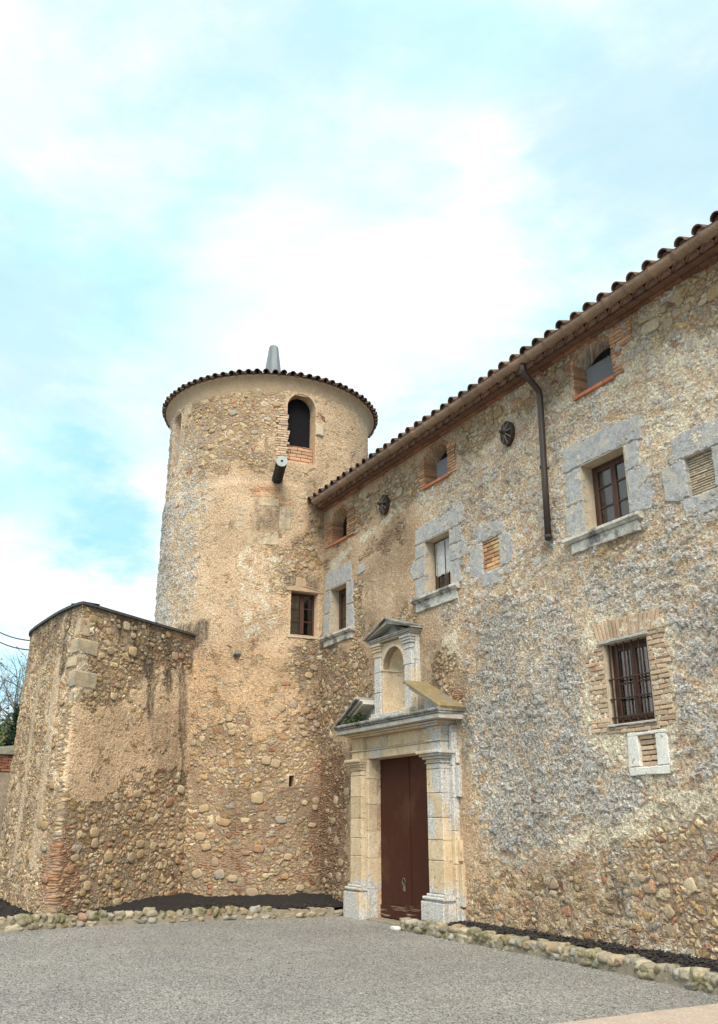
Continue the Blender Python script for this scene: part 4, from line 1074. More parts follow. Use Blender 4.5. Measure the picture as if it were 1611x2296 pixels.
def rake(name, xa, za, xb, zb, mats, y0=8.19, y1=8.73, under=True):
    """one sloping half of the broken pediment: moulded stone below, weathered slab on top"""
    d = np.array([xb - xa, zb - za]); d /= np.linalg.norm(d); n = np.array([-d[1], d[0]]);
    if n[1] < 0: n = -n
    A, B = np.array([xa, za]), np.array([xb, zb])
    def bar(mb, t0, t1, yf):
        q = [A + n * t0, B + n * t0, B + n * t1, A + n * t1]
        mb.prism([tuple(p) for p in q], yf, y1, bev=.008, step=.09, j=.004)
    mb = MB(); bar(mb, -.13, -.072, y0 + .13); bar(mb, -.07, -.035, y0 + .07)
    o = mb.build(name, mats[0], portal)
    mb = MB(); bar(mb, -.033, .012, y0); mb.build('top_slab', mats[1], o)
    return o


rake('pediment_half', -12.21, 3.41, -13.32, 3.955, (M_portal, M_moss))
rake('pediment_half', -15.90, 3.44, -15.05, 3.87, (M_cornlow, M_cornice))
mb = MB()
mb.prism([(-12.45, 3.40), (-13.25, 3.77), (-13.25, 3.40)], 8.56, 8.74, bev=.004, step=None); mb.prism([(-15.7, 3.40), (-15.1, 3.40), (-15.1, 3.72)], 8.60, 8.74, bev=.004, step=None)
mb.build('tympanum', M_portal, portal)

# niche above the door
mb = MB()
n = 28; pts = []
x0, x1, zs, zt = -14.64, -13.88, 4.365, 4.745
xc = (x0 + x1) / 2; r0 = (x1 - x0) / 2
arch = [(xc + r0 * math.cos(a), zs + r0 * math.sin(a)) for a in np.linspace(0, math.pi, n)]
mb.prism([(-13.84, 3.56), (x1, 3.56)] + arch + [(x0, 3.56), (-14.70, 3.56), (-14.70, 4.86), (-13.84, 4.86)], 8.555, 8.70, bev=.006, step=None, j=0)
arch2 = [(xc + (r0 + .055) * math.cos(a), zs + (r0 + .055) * math.sin(a)) for a in np.linspace(0, math.pi, n)]
mb.prism([arch[0]] + arch2 + list(reversed(arch)), 8.54, 8.70, bev=.006, step=None, j=0)
mb.box(x0 - .06, x0 + .02, 8.535, 8.70, 4.34, 4.37, bev=.005); mb.box(x1 - .02, x1 + .06, 8.535, 8.70, 4.34, 4.37, bev=.005)
niche = mb.build('niche', M_niche, portal)
mb = MB(); m = 16; vs = []; rows = [3.56, 3.8, 4.05, 4.33]
for z in rows: vs += [(xc - r0 * math.cos(math.pi * k / m), 8.69 + .27 * math.sin(math.pi * k / m), z) for k in range(m + 1)]
for i in range(1, 9):
    a = i / 8 * math.pi / 2
    vs += [(xc - r0 * math.cos(math.pi * k / m) * math.cos(a), 8.69 + (.27 + .022 * (i % 2)) * math.sin(math.pi * k / m) * math.cos(a), zs - .01 + .38 * math.sin(a)) for k in range(m + 1)]
nr = len(vs) // (m + 1)
mb.add(vs, [(i * (m + 1) + k, i * (m + 1) + k + 1, (i + 1) * (m + 1) + k + 1, (i + 1) * (m + 1) + k) for i in range(nr - 1) for k in range(m)])
mb.box(x0 + .01, x1 - .01, 8.56, 8.98, 3.54, 3.562)
for k in range(m):
    a, b = math.pi * k / m, math.pi * (k + 1) / m
    p = lambda t, e: (xc - (r0 - e) * math.cos(t), 8.69 + (.27 - e) * math.sin(t))
    q = [p(a, 0), p(b, 0), p(b, .03), p(a, .03)]
    mb.add([(*t, z) for z in (4.335, 4.37) for t in q], [(0, 1, 2, 3), (7, 6, 5, 4), (2, 3, 7, 6)])
mb.build('niche_shell', M_niche, portal)
for x0_, x1_ in ((-14.95, -14.702), (-13.838, -13.60)):
    mb = MB(); stack(mb, x0_, x1_, 8.535, 8.72, [3.56, 3.95, 4.33, 4.62])
    for i, e in enumerate((.012, .002, .03, .05, .07)): mb.box(x0_ - e, x1_ + e, 8.535 - e, 8.72, 4.622 + i * .05, 4.622 + i * .05 + .048, bev=.008, j=.003)
    mb.box(x0_ - .05, x1_ + .05, 8.44, 8.72, 3.40, 3.50, bev=.01, j=.004); mb.box(x0_ - .03, x1_ + .03, 8.47, 8.72, 3.502, 3.558, bev=.01, j=.004)
    mb.build('niche_pilaster', M_portal, portal)
mb = MB(); stack(mb, -13.595, -13.53, 8.60, 8.72, [3.42, 4.0, 4.4, 4.86]); mb.box(-14.65, -13.89, 8.46, 8.72, 3.402, 3.54, bev=.012, j=.008); mb.build('niche_base', M_portal, portal)
mb = MB()
mb.box(-15.06, -13.44, 8.42, 8.74, 4.925, 4.955, bev=.012, j=.005); low = MB(); low.box(-15.02, -13.5, 8.47, 8.74, 4.875, 4.905, bev=.008); low.box(-15.04, -13.46, 8.435, 8.74, 4.907, 4.923, bev=.004)
ax, az = -14.25, 5.23
for sx, ex in ((-15.09, 1), (-13.41, -1)):
    d = np.array([ax - sx, az - 4.957]); d /= np.linalg.norm(d); nn = np.array([-d[1], d[0]]) * ex
    A = np.array([sx, 4.957]); B = np.array([ax, az])
    low.prism([tuple(A), tuple(A + d * .12 - nn * .0), tuple(B - nn * .06), tuple(B + np.array([0, .012])), tuple(A + np.array([0, .012]))], 8.41, 8.74, bev=.006, step=.1, j=.003)
    mb.prism([tuple(A + np.array([0, .014])), tuple(B + np.array([0, .014])), tuple(B + np.array([0, .05])), tuple(A + np.array([0, .045]))], 8.36, 8.74, bev=.006, step=.1, j=.004)
mb.prism([(-14.85, 4.957), (-13.65, 4.957), (ax, az - .05)], 8.56, 8.74, bev=.004, step=None)
mb.build('niche_pediment', M_cornice, portal); low.build('niche_cornice', M_cornlow, portal)

# door
for x0_, x1_, first in ((-15.128, -14.13, 1), (-14.122, -13.122, 0)):
    mb = MB()
    mb.box(x0_, x1_, 8.76, 8.81, .03, 2.748, bev=.004)
    if not first: mb.box(x0_ - .03, x0_ + .03, 8.745, 8.758, .04, 2.74, bev=.004)
    leaf = mb.build('door_leaf', M_door, house)
    mb = MB(); mb.box(x0_ + .01, x1_ - .035, 8.735, 8.758, .045, .24, bev=.006); mb.build('kick_board', M_door, leaf)
    if first:
        mb = MB(); mb.box(-14.78, -14.16, 8.750, 8.758, .26, 1.12, bev=.003); mb.build('wicket', M_door, leaf)
        mb = MB(); mb.tube([(-14.3 + .045 * math.cos(t), 8.735, .66 + .055 * math.sin(t)) for t in np.linspace(0, 2 * math.pi, 17)], .008, 6, False); mb.box(-14.33, -14.27, 8.736, 8.75, .50, .62, bev=.003); mb.build('handle', M_ironpale, leaf)
mb = MB(); mb.prism([(-15.12, -.05), (-13.1, -.05), (-13.1, .022), (-15.12, .024)], 8.44, 8.86, bev=.012); mb.build('threshold', M_mortar, house)

# ------------------------------------------------------------------ eave: brick course, tile row, slab, gutter, roof
mb = MB(); x = -17.55
while x < 3:
    mb.box(x + .004, x + .286, 8.615, 8.72, 8.425, 8.468, j=.004, bev=.006); x += .29
mb.build('eave_course', simple('eave_brick', (.22, .11, .07), (.30, .16, .105), 8, .92, .006, island=.35), house)
mb = MB(); x = -17.5
while x < 3:
    for r0_, ofs in ((.115, 0),):
        vs = []
        for yy in (8.43, 8.72):
            for k in range(9):
                a = math.pi * k / 8
                for rr in (r0_, r0_ - .018): vs.append((x + rr * math.cos(a), yy, 8.468 + rr * math.sin(a) * .95))
        b = 18; fs = []
        for k in range(8):
            i = 2 * k
            fs += [(i, i + 2, b + i + 2, b + i), (i + 1, b + i + 1, b + i + 3, i + 3), (i, i + 1, i + 3, i + 2)]
        mb.add(vs, fs)
        mb.add([(x + (r0_ - .02) * math.cos(math.pi * k / 8), 8.46, 8.468 + (r0_ - .02) * .95 * math.sin(math.pi * k / 8)) for k in range(9)], [tuple(range(8, -1, -1))])
    x += .235
mb.build('eave_tile_row', M_genoise, house)
mb = MB(); x = -17.6
while x < 3:
    mb.box(x + .002, x + .298, 8.30, 8.75, 8.582, 8.605, j=.003, bev=.004); x += .30
mb.box(-17.6, 3, 8.50, 8.75, 8.47, 8.58)
mb.build('eave_slab', M_genoise, house)
mb = MB(); x = -17.08; i = 0
GY, GZ = 8.225, 8.505
while x < 3:
    L = .425
    prof = [(x, .088), (x + .05, .09), (x + .055, .112), (x + .10, .114), (x + .125, .096), (x + L, .09)]
    vs = []; sg = 10
    for px_, r_ in prof:
        for k in range(sg + 1):
            a = math.pi + math.pi * k / sg
            vs.append((px_, GY + r_ * math.cos(a), GZ + r_ * math.sin(a)))
    for px_, r_ in prof:
        for k in range(sg + 1):
            a = math.pi + math.pi * k / sg
            vs.append((px_, GY + (r_ - .014) * math.cos(a), GZ + (r_ - .014) * math.sin(a)))
    o = len(prof) * (sg + 1); fs = []
    for q in range(len(prof) - 1):
        for k in range(sg):
            a_, b_ = q * (sg + 1) + k, (q + 1) * (sg + 1) + k
            fs += [(a_, b_, b_ + 1, a_ + 1), (o + a_, o + a_ + 1, o + b_ + 1, o + b_)]
        for k in (0, sg):
            a_, b_ = q * (sg + 1) + k, (q + 1) * (sg + 1) + k
            fs.append((a_, b_, o + b_, o + a_) if k == 0 else (b_, a_, o + a_, o + b_))
    mb.add(vs, fs)
    if i == 0: mb.add([vs[k] for k in range(sg + 1)], [tuple(range(sg, -1, -1))])
    x += L - .005; i += 1
mb.build('gutter', M_gutter, house, smooth=True)


def tile_strip(mb, p, d, up, side, L, r0, r1, thick=.016, seg=8, fill=True):
    """one curved roof tile: from p along d, opening downwards"""
    vs = []
    for t, r_ in ((0, r0), (L, r1)):
        for e in (0, thick):
            for k in range(seg + 1):
                a = math.pi * k / seg
                vs.append(p + d * t + side * ((r_ - e) * math.cos(a)) + up * ((r_ - e) * math.sin(a)))
    m = seg + 1; fs = []
    for k in range(seg):
        fs += [(k, k + 1, 2 * m + k + 1, 2 * m + k), (m + k, 3 * m + k, 3 * m + k + 1, m + k + 1), (k, m + k, m + k + 1, k + 1)]
    mb.add(vs, fs)


mb = MB()
sl = R(17); dv = np.array([0, math.cos(sl), math.sin(sl)]); upv = np.array([0, -math.sin(sl), math.cos(sl)]); sx = np.array([1., 0, 0])
fillb = MB()
x = -17.62
while x < 3.0:
    for q in range(9):
        tile_strip(mb, np.array([x + rnd.uniform(-.008, .008), 8.215 + rnd.uniform(-.012, .012), 8.60 + rnd.uniform(-.006, .006)]) + dv * (.40 * q) + upv * (.022 * (q > 0)), dv, upv, sx, .47, .089, .077)
    fillb.add([(x + .072 * math.cos(math.pi * k / 8), 8.262, 8.60 + .072 * math.sin(math.pi * k / 8)) for k in range(9)], [tuple(range(8, -1, -1))])
    x += .2865
nt = len(mb.f); mb.add(fillb.v, fillb.f)
roofm = mb.build('roof', [M_tile, M_genoise], house)
roofm.data.polygons.foreach_set('material_index', [0] * nt + [1] * (len(roofm.data.polygons) - nt))
mb = MB()
a = np.array([-17.7, 8.24, 8.607]); b = np.array([3.0, 8.24, 8.607])
mb.add([a, b, b + dv * 3.75, a + dv * 3.75, b + dv * 3.75 + np.array([0, 3.4, -1.1]), a + dv * 3.75 + np.array([0, 3.4, -1.1])], [(0, 1, 2, 3), (3, 2, 4, 5)])
mb.build('pan_tiles', M_tile, roofm)
# downpipe with two elbows and brackets
mb = MB()
mb.tube([(-9.66, 8.235, 8.43), (-9.665, 8.235, 8.33), (-9.67, 8.25, 8.27), (-9.70, 8.50, 8.10), (-9.705, 8.565, 8.04), (-9.71, 8.58, 7.96), (-9.74, 8.58, 6.6), (-9.76, 8.58, 5.60)], .05, 14)
dp = mb.build('downpipe', M_pipe, house, smooth=True)
mb = MB()
for z in (6.78, 5.66): mb.tube([(-9.755, 8.58, z - .02), (-9.755, 8.58, z + .02)], .058, 14); mb.box(-9.765, -9.745, 8.62, 8.70, z - .01, z + .01)
mb.build('pipe_bracket', M_pipe, dp, smooth=False)
# iron tie plates
for cx_, cz_ in ((-14.67, 7.72), (-10.63, 7.70)):
    mb = MB(); a = np.linspace(0, 2 * math.pi, 33)[:-1]
    prof = [(0.0, .0), (.8, .004), (.93, .02), (1.0, .02), (1.0, -.05)]
    vs = [(cx_, 8.62, cz_)]
    for r_, e in prof[1:]: vs += [(cx_ + .155 * r_ * math.cos(t), 8.62 - e, cz_ + .21 * r_ * math.sin(t)) for t in a]
    fs = [(0, 1 + (k + 1) % 32, 1 + k) for k in range(32)]
    for q in range(3): fs += [(1 + 32 * q + k, 1 + 32 * q + (k + 1) % 32, 1 + 32 * (q + 1) + (k + 1) % 32, 1 + 32 * (q + 1) + k) for k in range(32)]
    mb.add(vs, [f[::-1] for f in fs])
    pl = mb.build('tie_plate', M_iron, house)
    mb = MB()
    for k in range(8):
        t = k * math.pi / 4 + .2
        mb.tube([(cx_, 8.545, cz_), (cx_ + .145 * math.cos(t), 8.60, cz_ + .195 * math.sin(t))], [.013, .009], 6)
    mb.build('spokes', M_ironpale, pl)
    mb = MB(); mb.tube([(cx_, 8.6, cz_), (cx_, 8.54, cz_), (cx_, 8.535, cz_), (cx_, 8.47, cz_)], [.045, .045, .028, .026], 10); mb.build('hub', M_iron, pl)

# plant rooted behind the broken pediment
plant = MB()
for i in range(420):
    c = np.array([-15.28, 8.3, 3.40]) + np.array([rnd.gauss(0, .14), rnd.gauss(0, .06), abs(rnd.gauss(.06, .055))])
    n_ = np.array([rnd.gauss(0, 1), rnd.gauss(0, 1), rnd.gauss(.4, 1)]); n_ /= np.linalg.norm(n_)
    t = np.cross(n_, [.3, .2, .9]); t /= np.linalg.norm(t); b_ = np.cross(n_, t); s = rnd.uniform(.012, .026)
    plant.add([c - t * s * .5, c + b_ * s, c + t * s * 1.6, c - b_ * s], [(0, 1, 2, 3)])
for i in range(24):
    a = rnd.uniform(0, 6.28); plant.tube([(-15.28, 8.3, 3.40), (-15.28 + .16 * math.cos(a), 8.3 + .07 * math.sin(a), 3.47 + rnd.uniform(0, .06))], .003, 4)
tag(plant.build('small_shrub', M_leaf, loc=(-15.28, 8.3, 3.4)), 'small dark green plant growing behind the left broken pediment over the door', 'plant')

# ------------------------------------------------------------------ tower
TC = (-20.1, 8.35)
tower = thing('stone_tower', 'tall round stone tower with a low tiled roof and arched upper window', 'tower', (*TC, 0))
RT = 2.58
TH = lambda deg: math.radians(deg) * RT
THOLES = [dict(rect=(TH(-14.1), TH(1.7), 9.57, 11.35), spring=11.0, depth=.34), dict(rect=(TH(-93.5), TH(-81.5), 9.86, 11.38), spring=11.13, depth=.3),
          dict(rect=(TH(-107), TH(-99), 6.0, 6.68), spring=6.5, depth=.2), dict(rect=(TH(-9.8), TH(4.4), 5.5, 6.47), depth=.2), dict(rect=(TH(-8.6), TH(-6.2), 2.33, 2.55), depth=.25)]
eu = [h['rect'][i] for h in THOLES for i in (0, 1)]; ev = [h['rect'][i] for h in THOLES for i in (2, 3)] + [h['spring'] for h in THOLES if 'spring' in h]
TU = axis(-math.pi * RT, math.pi * RT, .028, eu, coarse=[(-math.pi * RT, TH(-125), .12), (TH(62), math.pi * RT, .12)]); TV = axis(-.1, 11.64, .028, ev)


def tpos(u, v, d):
    th = u / RT; r = RT + .035 / (1 + np.exp((v - 9.0 - .03 * np.sin(u * 2.3)) * 40)) + .05 * np.clip(1 - v / 3.0, 0, 1) - d
    return TC[0] + r * np.cos(th), TC[1] + r * np.sin(th), v + 0 * u


def base_tower(c, u, v):
    if c == 'expo': return np.where(v > 9, .36, np.where(v > 5.2, .33, .42))
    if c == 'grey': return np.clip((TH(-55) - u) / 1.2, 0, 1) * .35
    if c == 'warm': return np.where(v > 9.1, .3, np.where(v < 5, .5, .12))
    return 0.0


def tower_extra(ch, u, v):
    band = (np.abs(v - 9.06) < .1 + .05 * vnoise(u * 3, v * 3)) & (u < TH(-10))      # smooth rendered string course
    ch['expo'] = np.where(band, 0, ch['expo']); ch['warm'] = np.where(band, .1, ch['warm'])
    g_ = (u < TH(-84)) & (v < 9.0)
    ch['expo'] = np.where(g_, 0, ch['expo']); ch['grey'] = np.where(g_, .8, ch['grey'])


stones_ = embed(tpos, [
    ([(TH(-70), 9.9), (TH(-18), 9.9), (TH(-18), 11.35), (TH(-70), 11.35)], 35, .05, .19, .7), ([(TH(-80), 6.0), (TH(-35), 5.8), (TH(-12), 7.3), (TH(-40), 8.9), (TH(-80), 9)], 60, .05, .17, .7),
    ([(TH(-75), .3), (TH(15), .3), (TH(15), 2.6), (TH(-20), 2.9), (TH(-75), 2.6)], 85, .07, .26, .7), ([(TH(-20), 2.8), (TH(12), 2.6), (TH(12), 5.3), (TH(-8), 5.2)], 40, .06, .22, .7), ([(TH(-60), 2.6), (TH(-25), 2.8), (TH(-20), 4), (TH(-60), 3.6)], 40, .06, .2, .7),
    ([(TH(-12), 6.9), (TH(4), 6.9), (TH(6), 9.2), (TH(-10), 9.3)], 50, .06, .2, .7), ([(TH(4), 9.5), (TH(50), 9.5), (TH(50), 11.3), (TH(4), 11.3)], 30, .05, .15, .7)], 8, .014,
    [(TH(-40), TH(-10), 7.4, 8.95), (TH(-16), TH(3), 9.5, 11.4), (TH(-11), TH(6), 5.4, 6.85), (TH(-21), TH(-15), 8.9, 9.3)])

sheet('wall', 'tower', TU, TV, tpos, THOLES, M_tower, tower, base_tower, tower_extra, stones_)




def tw(deg, z, d=0.0):
    a = math.radians(deg); r = RT + .02 - d
    return np.array([TC[0] + r * math.cos(a), TC[1] + r * math.sin(a), z])


def tbend(mb):
    """bend shapes laid out as (arc length, depth outside->inside, height) round the tower"""
    mb.v = [tuple(tw(math.degrees(x / RT), z, y)) for x, y, z in mb.v]
    return mb


def tpanel(name, mat, parent, u0, u1, v0, v1, depth, n=14):
    mb = MB(); vs = []
    for i in range(n + 1):
        u = u0 + (u1 - u0) * i / n
        for v in (v0, v1): vs.append(tw(math.degrees(u / RT), v, depth))
    mb.add(vs, [(2 * i, 2 * i + 2, 2 * i + 3, 2 * i + 1) for i in range(n)])
    return mb.build(name, mat, parent)


scr = tpanel('window_screen', M_net, tower, TH(-14.4), TH(2.0), 9.9, 11.4, .31)
mb = MB(); bricks(mb, TH(-14.0), TH(1.6), 9.57, 10.02, .12, .30, course=.085, length=.3, gap=.012); tbend(mb).build('brick_infill', simple('orange_brick', (.42, .24, .145), (.48, .30, .19), 8, .92, .006, island=.22), scr)
mb = MB(); bricks(mb, TH(-14.05) - .2, TH(-14.1) - .002, 9.62, 10.75, -.012, .2, course=.06, length=.22, ragged=.08, j=.006); tbend(mb).build('brick_jamb', M_brick2, scr)
mb = MB(); mb.box(TH(1.8), TH(1.8) + .2, -.03, .2, 10.35, 10.62, bev=.02, j=.01); tbend(mb).build('jamb_block', M_reveal, scr)
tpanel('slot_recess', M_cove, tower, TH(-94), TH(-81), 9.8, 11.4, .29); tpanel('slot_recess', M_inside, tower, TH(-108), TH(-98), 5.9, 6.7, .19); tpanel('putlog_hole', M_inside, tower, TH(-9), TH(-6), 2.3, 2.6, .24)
# walled-up window: stone jambs, lintel and sill left in the face
mb = MB()
mb.prism(rc(TH(-38.4), TH(-33.0), 7.92, 8.43), -.018, .1, bev=.012); mb.prism(rc(TH(-16.9), TH(-13.4), 7.88, 8.41), -.018, .1, bev=.012); mb.prism(rc(TH(-13.3), TH(-11), 7.88, 8.41), -.024, .1, bev=.012)
mb.prism(rc(TH(-32.2), TH(-16.5), 7.5, 7.78), -.018, .1, bev=.012); mb.prism(rc(TH(-27), TH(-17.2), 8.42, 8.6), -.024, .1, bev=.012)
bw = tbend(mb).build('blocked_window', simple('cream_block', (.40, .31, .205), (.52, .425, .30), 9, .95, .018, c3=(.33, .28, .22), con=.5), tower)
mb = MB(); bricks(mb, TH(-31), TH(-18), 8.64, 8.92, -.02, .1, course=.055, length=.24, ragged=.1, j=.006); bricks(mb, TH(-17.4), TH(-11.2), 8.43, 8.62, -.015, .1, course=.04, length=.25, j=.006, ragged=.04); tbend(mb).build('brick_patch', M_brick, bw)
# small window by the house corner
mb = MB()
u0, u1 = TH(-9.8), TH(4.4)
w = .045
for a, b, c, d in ((u0, u0 + w, 5.5, 6.47), (u1 - w, u1, 5.5, 6.47), (u0 + w, u1 - w, 6.42, 6.47), (u0 + w, u1 - w, 5.5, 5.55), ((u0 + u1) / 2 - .05, (u0 + u1) / 2 + .05, 5.55, 6.42)): mb.box(a + .001, b - .001, .14, .19, c + .001, d - .001, bev=.005)
for z in (5.84, 6.13):
    mb.box(u0 + w, (u0 + u1) / 2 - .05, .15, .18, z - .01, z + .01); mb.box((u0 + u1) / 2 + .05, u1 - w, .15, .18, z - .01, z + .01)
tf = tbend(mb).build('window', M_wood, tower)
tpanel('pane', M_glass, tf, u0 + w, u1 - w, 5.54, 6.43, .168)
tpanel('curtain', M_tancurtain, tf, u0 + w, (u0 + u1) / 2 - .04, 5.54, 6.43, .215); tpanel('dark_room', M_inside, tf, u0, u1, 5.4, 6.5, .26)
mb = MB(); mb.prism([(u0 - .1, 6.475), (u1 + .14, 6.475), (u1 + .1, 6.53), (u0 + .35, 6.6), (u0 + .33, 6.78), (u0 + .1, 6.8), (u0 + .1, 6.6), (u0 - .1, 6.56)], -.03, .12, bev=.012)
tbend(mb).build('lintel', M_cove, tf)
mb = MB(); mb.prism(rc(u0 - .06, u1 + .06, 5.43, 5.495), -.035, .15, bev=.01); tbend(mb).build('sill', M_reveal, tf)
# waterspout of turned stone
a_ = math.radians(-18.3); o_ = np.array([math.cos(a_), math.sin(a_), .02])
p0 = np.array([TC[0], TC[1], 9.05])
mb = MB(); mb.tube([p0 + o_ * 2.4, p0 + o_ * 2.62, p0 + o_ * 3.0, p0 + o_ * SPL], [.135, .125, .122, .125], 18)
ws = mb.build('waterspout', M_spout, tower, smooth=False)
mb = MB(); side = np.array([-o_[1], o_[0], 0]); e0 = p0 + o_ * (SPL + .002)
ring = []
for rr, dd in ((.126, -.03), (.126, .004), (.03, .004), (.028, -.12)): ring.append([e0 + o_ * dd + rr * (side * math.cos(t) + np.array([0, 0, 1]) * math.sin(t)) for t in np.linspace(0, 2 * math.pi, 19)[:-1]])
mb.add([p for r_ in ring for p in r_], [(q * 18 + k, q * 18 + (k + 1) % 18, (q + 1) * 18 + (k + 1) % 18, (q + 1) * 18 + k) for q in range(3) for k in range(18)])
mb.build('spout_face', M_spoutend, ws)
mb = MB(); mb.add([e0 - o_ * .1 + .029 * (side * math.cos(t) + np.array([0, 0, 1]) * math.sin(t)) for t in np.linspace(0, 2 * math.pi, 13)[:-1]], [tuple(range(12))]); mb.build('spout_bore', M_inside, ws)
mb = MB(); mb.add(lump(tw(-34.6, 5.05, .02), (.2, .16, .1), 44, .45), ICOF); mb.build('protruding_stone', M_cornice, tower, smooth=True)
# coved eave and conical tile roof
mb = MB(); mb.lathe([(2.56, 11.3), (2.585, 11.42), (2.61, 11.52), (2.65, 11.6), (2.70, 11.655), (2.745, 11.68), (2.745, 11.70), (2.4, 11.72)], TC, 128); mb.build('eave_cove', M_cove, tower, smooth=True)
mb = MB(); ns = 84; sl = R(20)
for i in range(ns):
    a = 2 * math.pi * i / ns + rnd.uniform(-.004, .004)
    rad = np.array([math.cos(a), math.sin(a), 0]); d = -rad * math.cos(sl) + np.array([0, 0, math.sin(sl)]); up = rad * math.sin(sl) + np.array([0, 0, math.cos(sl)]); sd_ = np.array([-math.sin(a), math.cos(a), 0])
    e = np.array([TC[0], TC[1], 11.715]) + rad * (2.83 + rnd.uniform(-.015, .015))
    tile_strip(mb, e, d, up, -sd_, .5, .078, .066, .014, 7)
    tile_strip(mb, e + d * .42 + up * .018, d, up, -sd_, .5, .08, .06, .014, 7)
    if i % 2 == 0: tile_strip(mb, e + d * .85 + up * .03, d, up, -sd_, 1.3, .09, .05, .014, 7)
    b2 = a + math.pi / ns; rad2 = np.array([math.cos(b2), math.sin(b2), 0]); d2 = -rad2 * math.cos(sl) + np.array([0, 0, math.sin(sl)]); up2 = rad2 * math.sin(sl) + np.array([0, 0, math.cos(sl)])
    tile_strip(mb, np.array([TC[0], TC[1], 11.745]) + rad2 * 2.80, d2, -up2, np.array([-math.sin(b2), math.cos(b2), 0]), .9, .075, .06, .014, 6)
tr_ = mb.build('roof', M_tile, tower)
mb = MB(); mb.lathe([(2.78, 11.71), (1.5, 12.19), (.05, 12.72)], TC, 64); mb.build('roof_bed', M_genoise, tr_)
mb = MB(); prof = [(.0, 14.04), (.115, 14.0), (.13, 13.97), (.215, 13.3), (.27, 12.72), (.36, 12.55)]; mb.lathe(prof[::-1], TC, 8, .2, .2 + 2 * math.pi); mb.build('chimney_cowl', M_zinc, tr_)

# ------------------------------------------------------------------ bastion in front of the tower
bast = thing('stone_bastion', 'lower rounded stone bastion with flat slate coping, streaked black below the top', 'bastion', (-18.5, 4.5, 0))
cur = np.array([(-22.2, 7.6), (-22.25, 6.3), (-22.15, 5.2), (-21.9, 4.3), (-21.5, 3.65), (-20.95, 3.22), (-20.3, 2.97), (-19.65, 2.95), (-18.87, 3.0), (-17.97, 3.08), (-17.25, 3.19), (-16.78, 3.31)])


def catmull(p, n=24):
    q = np.vstack([2 * p[0] - p[1], p, 2 * p[-1] - p[-2]]); out = []
    for i in range(1, len(q) - 2):
        for t in np.arange(n) / n:
            out.append(.5 * (2 * q[i] + (q[i + 1] - q[i - 1]) * t + (2 * q[i - 1] - 5 * q[i] + 4 * q[i + 1] - q[i + 2]) * t * t + (3 * q[i] - q[i - 1] - 3 * q[i + 1] + q[i + 2]) * t ** 3))
    return np.array(out + [p[-1]])


left = catmull(cur)
dB = np.array([-18.71 + 16.78, 6.15 - 3.31]); dB /= np.linalg.norm(dB)
right_ = np.array([(-16.78, 3.31) + dB * t for t in np.linspace(.02, 3.75, 120)])
path = np.vstack([left, right_]); arc = np.r_[0, np.cumsum(np.linalg.norm(np.diff(path, axis=0), axis=1))]
arc -= arc[len(left) - 1]
tng = np.gradient(path, axis=0)
for _ in range(3): tng[1:-1] = (tng[:-2] + 2 * tng[1:-1] + tng[2:]) / 4
nrm = np.stack([tng[:, 1], -tng[:, 0]], 1); nrm /= np.linalg.norm(nrm, axis=1)[:, None]


def apos(u, v, d):
    x, y = np.interp(u, arc, path[:, 0]), np.interp(u, arc, path[:, 1]); nx, ny = np.interp(u, arc, nrm[:, 0]), np.interp(u, arc, nrm[:, 1])
    o = .13 * (1 - v / 5.5) - d
    return x + nx * o, y + ny * o, v + 0 * u


def base_annex(c, u, v):
    lf = u < 0
    if c == 'expo': return np.where(lf, .62, np.where(v < 2.0, .6, .37))
    if c == 'grey': return np.where(lf, .1, 0.0)
    if c == 'warm': return np.where(lf, .1, .3)
    if c == 'pale': return np.where(lf, .16, 0.0)
    return 0.0 * u


def annex_extra(ch, u, v):
    wob = .12 * fbm(u * .8 + 3, v * 1.3, 3)
    for c_, w_ in ((-.75, .16), (-1.9, .1)):
        m = (np.abs(u - c_ + wob * 1.6 + (v - 3) * .03) < w_) & (v > .9) & (v < 4.6)
        ch['expo'] = np.where(m, .12, ch['expo']); ch['dark'] = np.where(m, .35, ch['dark'])
    top = (u < 0) & (v > 4.3 + vnoise(u * 2.2, v * .2) * 1.0)
    ch['dark'] = np.where(top, np.maximum(ch['dark'], .45), ch['dark'])
    ch['dark'] = np.where((np.abs(u + .55) < .12) & (v > 4.2), .8, ch['dark'])


AU = axis(float(arc[0]), float(arc[-1]), .028, coarse=[(float(arc[0]), -4.6, .1)]); AV = axis(-.1, 5.5, .028)
stones_ = embed(apos, [
    ([(.1, .25), (3.5, .25), (3.4, 2.6), (2.0, 2.3), (.3, 1.5)], 95, .07, .27, .7), ([(.3, 4.3), (1.5, 4.3), (3.4, 4.7), (3.4, 5.4), (.3, 5.42)], 45, .06, .24, .7),
    ([(-4.2, .2), (-.1, .2), (-.1, 5.35), (-4.2, 5.35)], 110, .05, .24, .7), ([(.2, 1.8), (3.3, 2.6), (3.3, 4.6), (.3, 4.2)], 40, .05, .18, .7)], 17, .015)
sheet('wall', 'annex', AU, AV, apos, [], M_annex, bast, base_annex, annex_extra, stones_)
mb = MB(); vs = []
op = path + nrm * .045; ip = path - nrm * .38
for k in range(0, len(path), 3): vs += [(*ip[k], 5.49), (*op[k], 5.487), (*op[k], 5.535), (*ip[k], 5.56)]
q = len(vs) // 4
mb.add(vs, [(4 * i + a, 4 * (i + 1) + a, 4 * (i + 1) + (a + 1) % 4, 4 * i + (a + 1) % 4) for i in range(q - 1) for a in range(4)] + [(0, 3, 2, 1), tuple(4 * (q - 1) + k for k in range(4))])
mb.build('coping', M_slate, bast)
mb = MB(); mb.add([(*p, 5.47) for p in path[::4]], [tuple(range(len(path[::4])))]); mb.build('terrace', M_cement, bast)
# corner quoins of dressed stone
mb = MB()


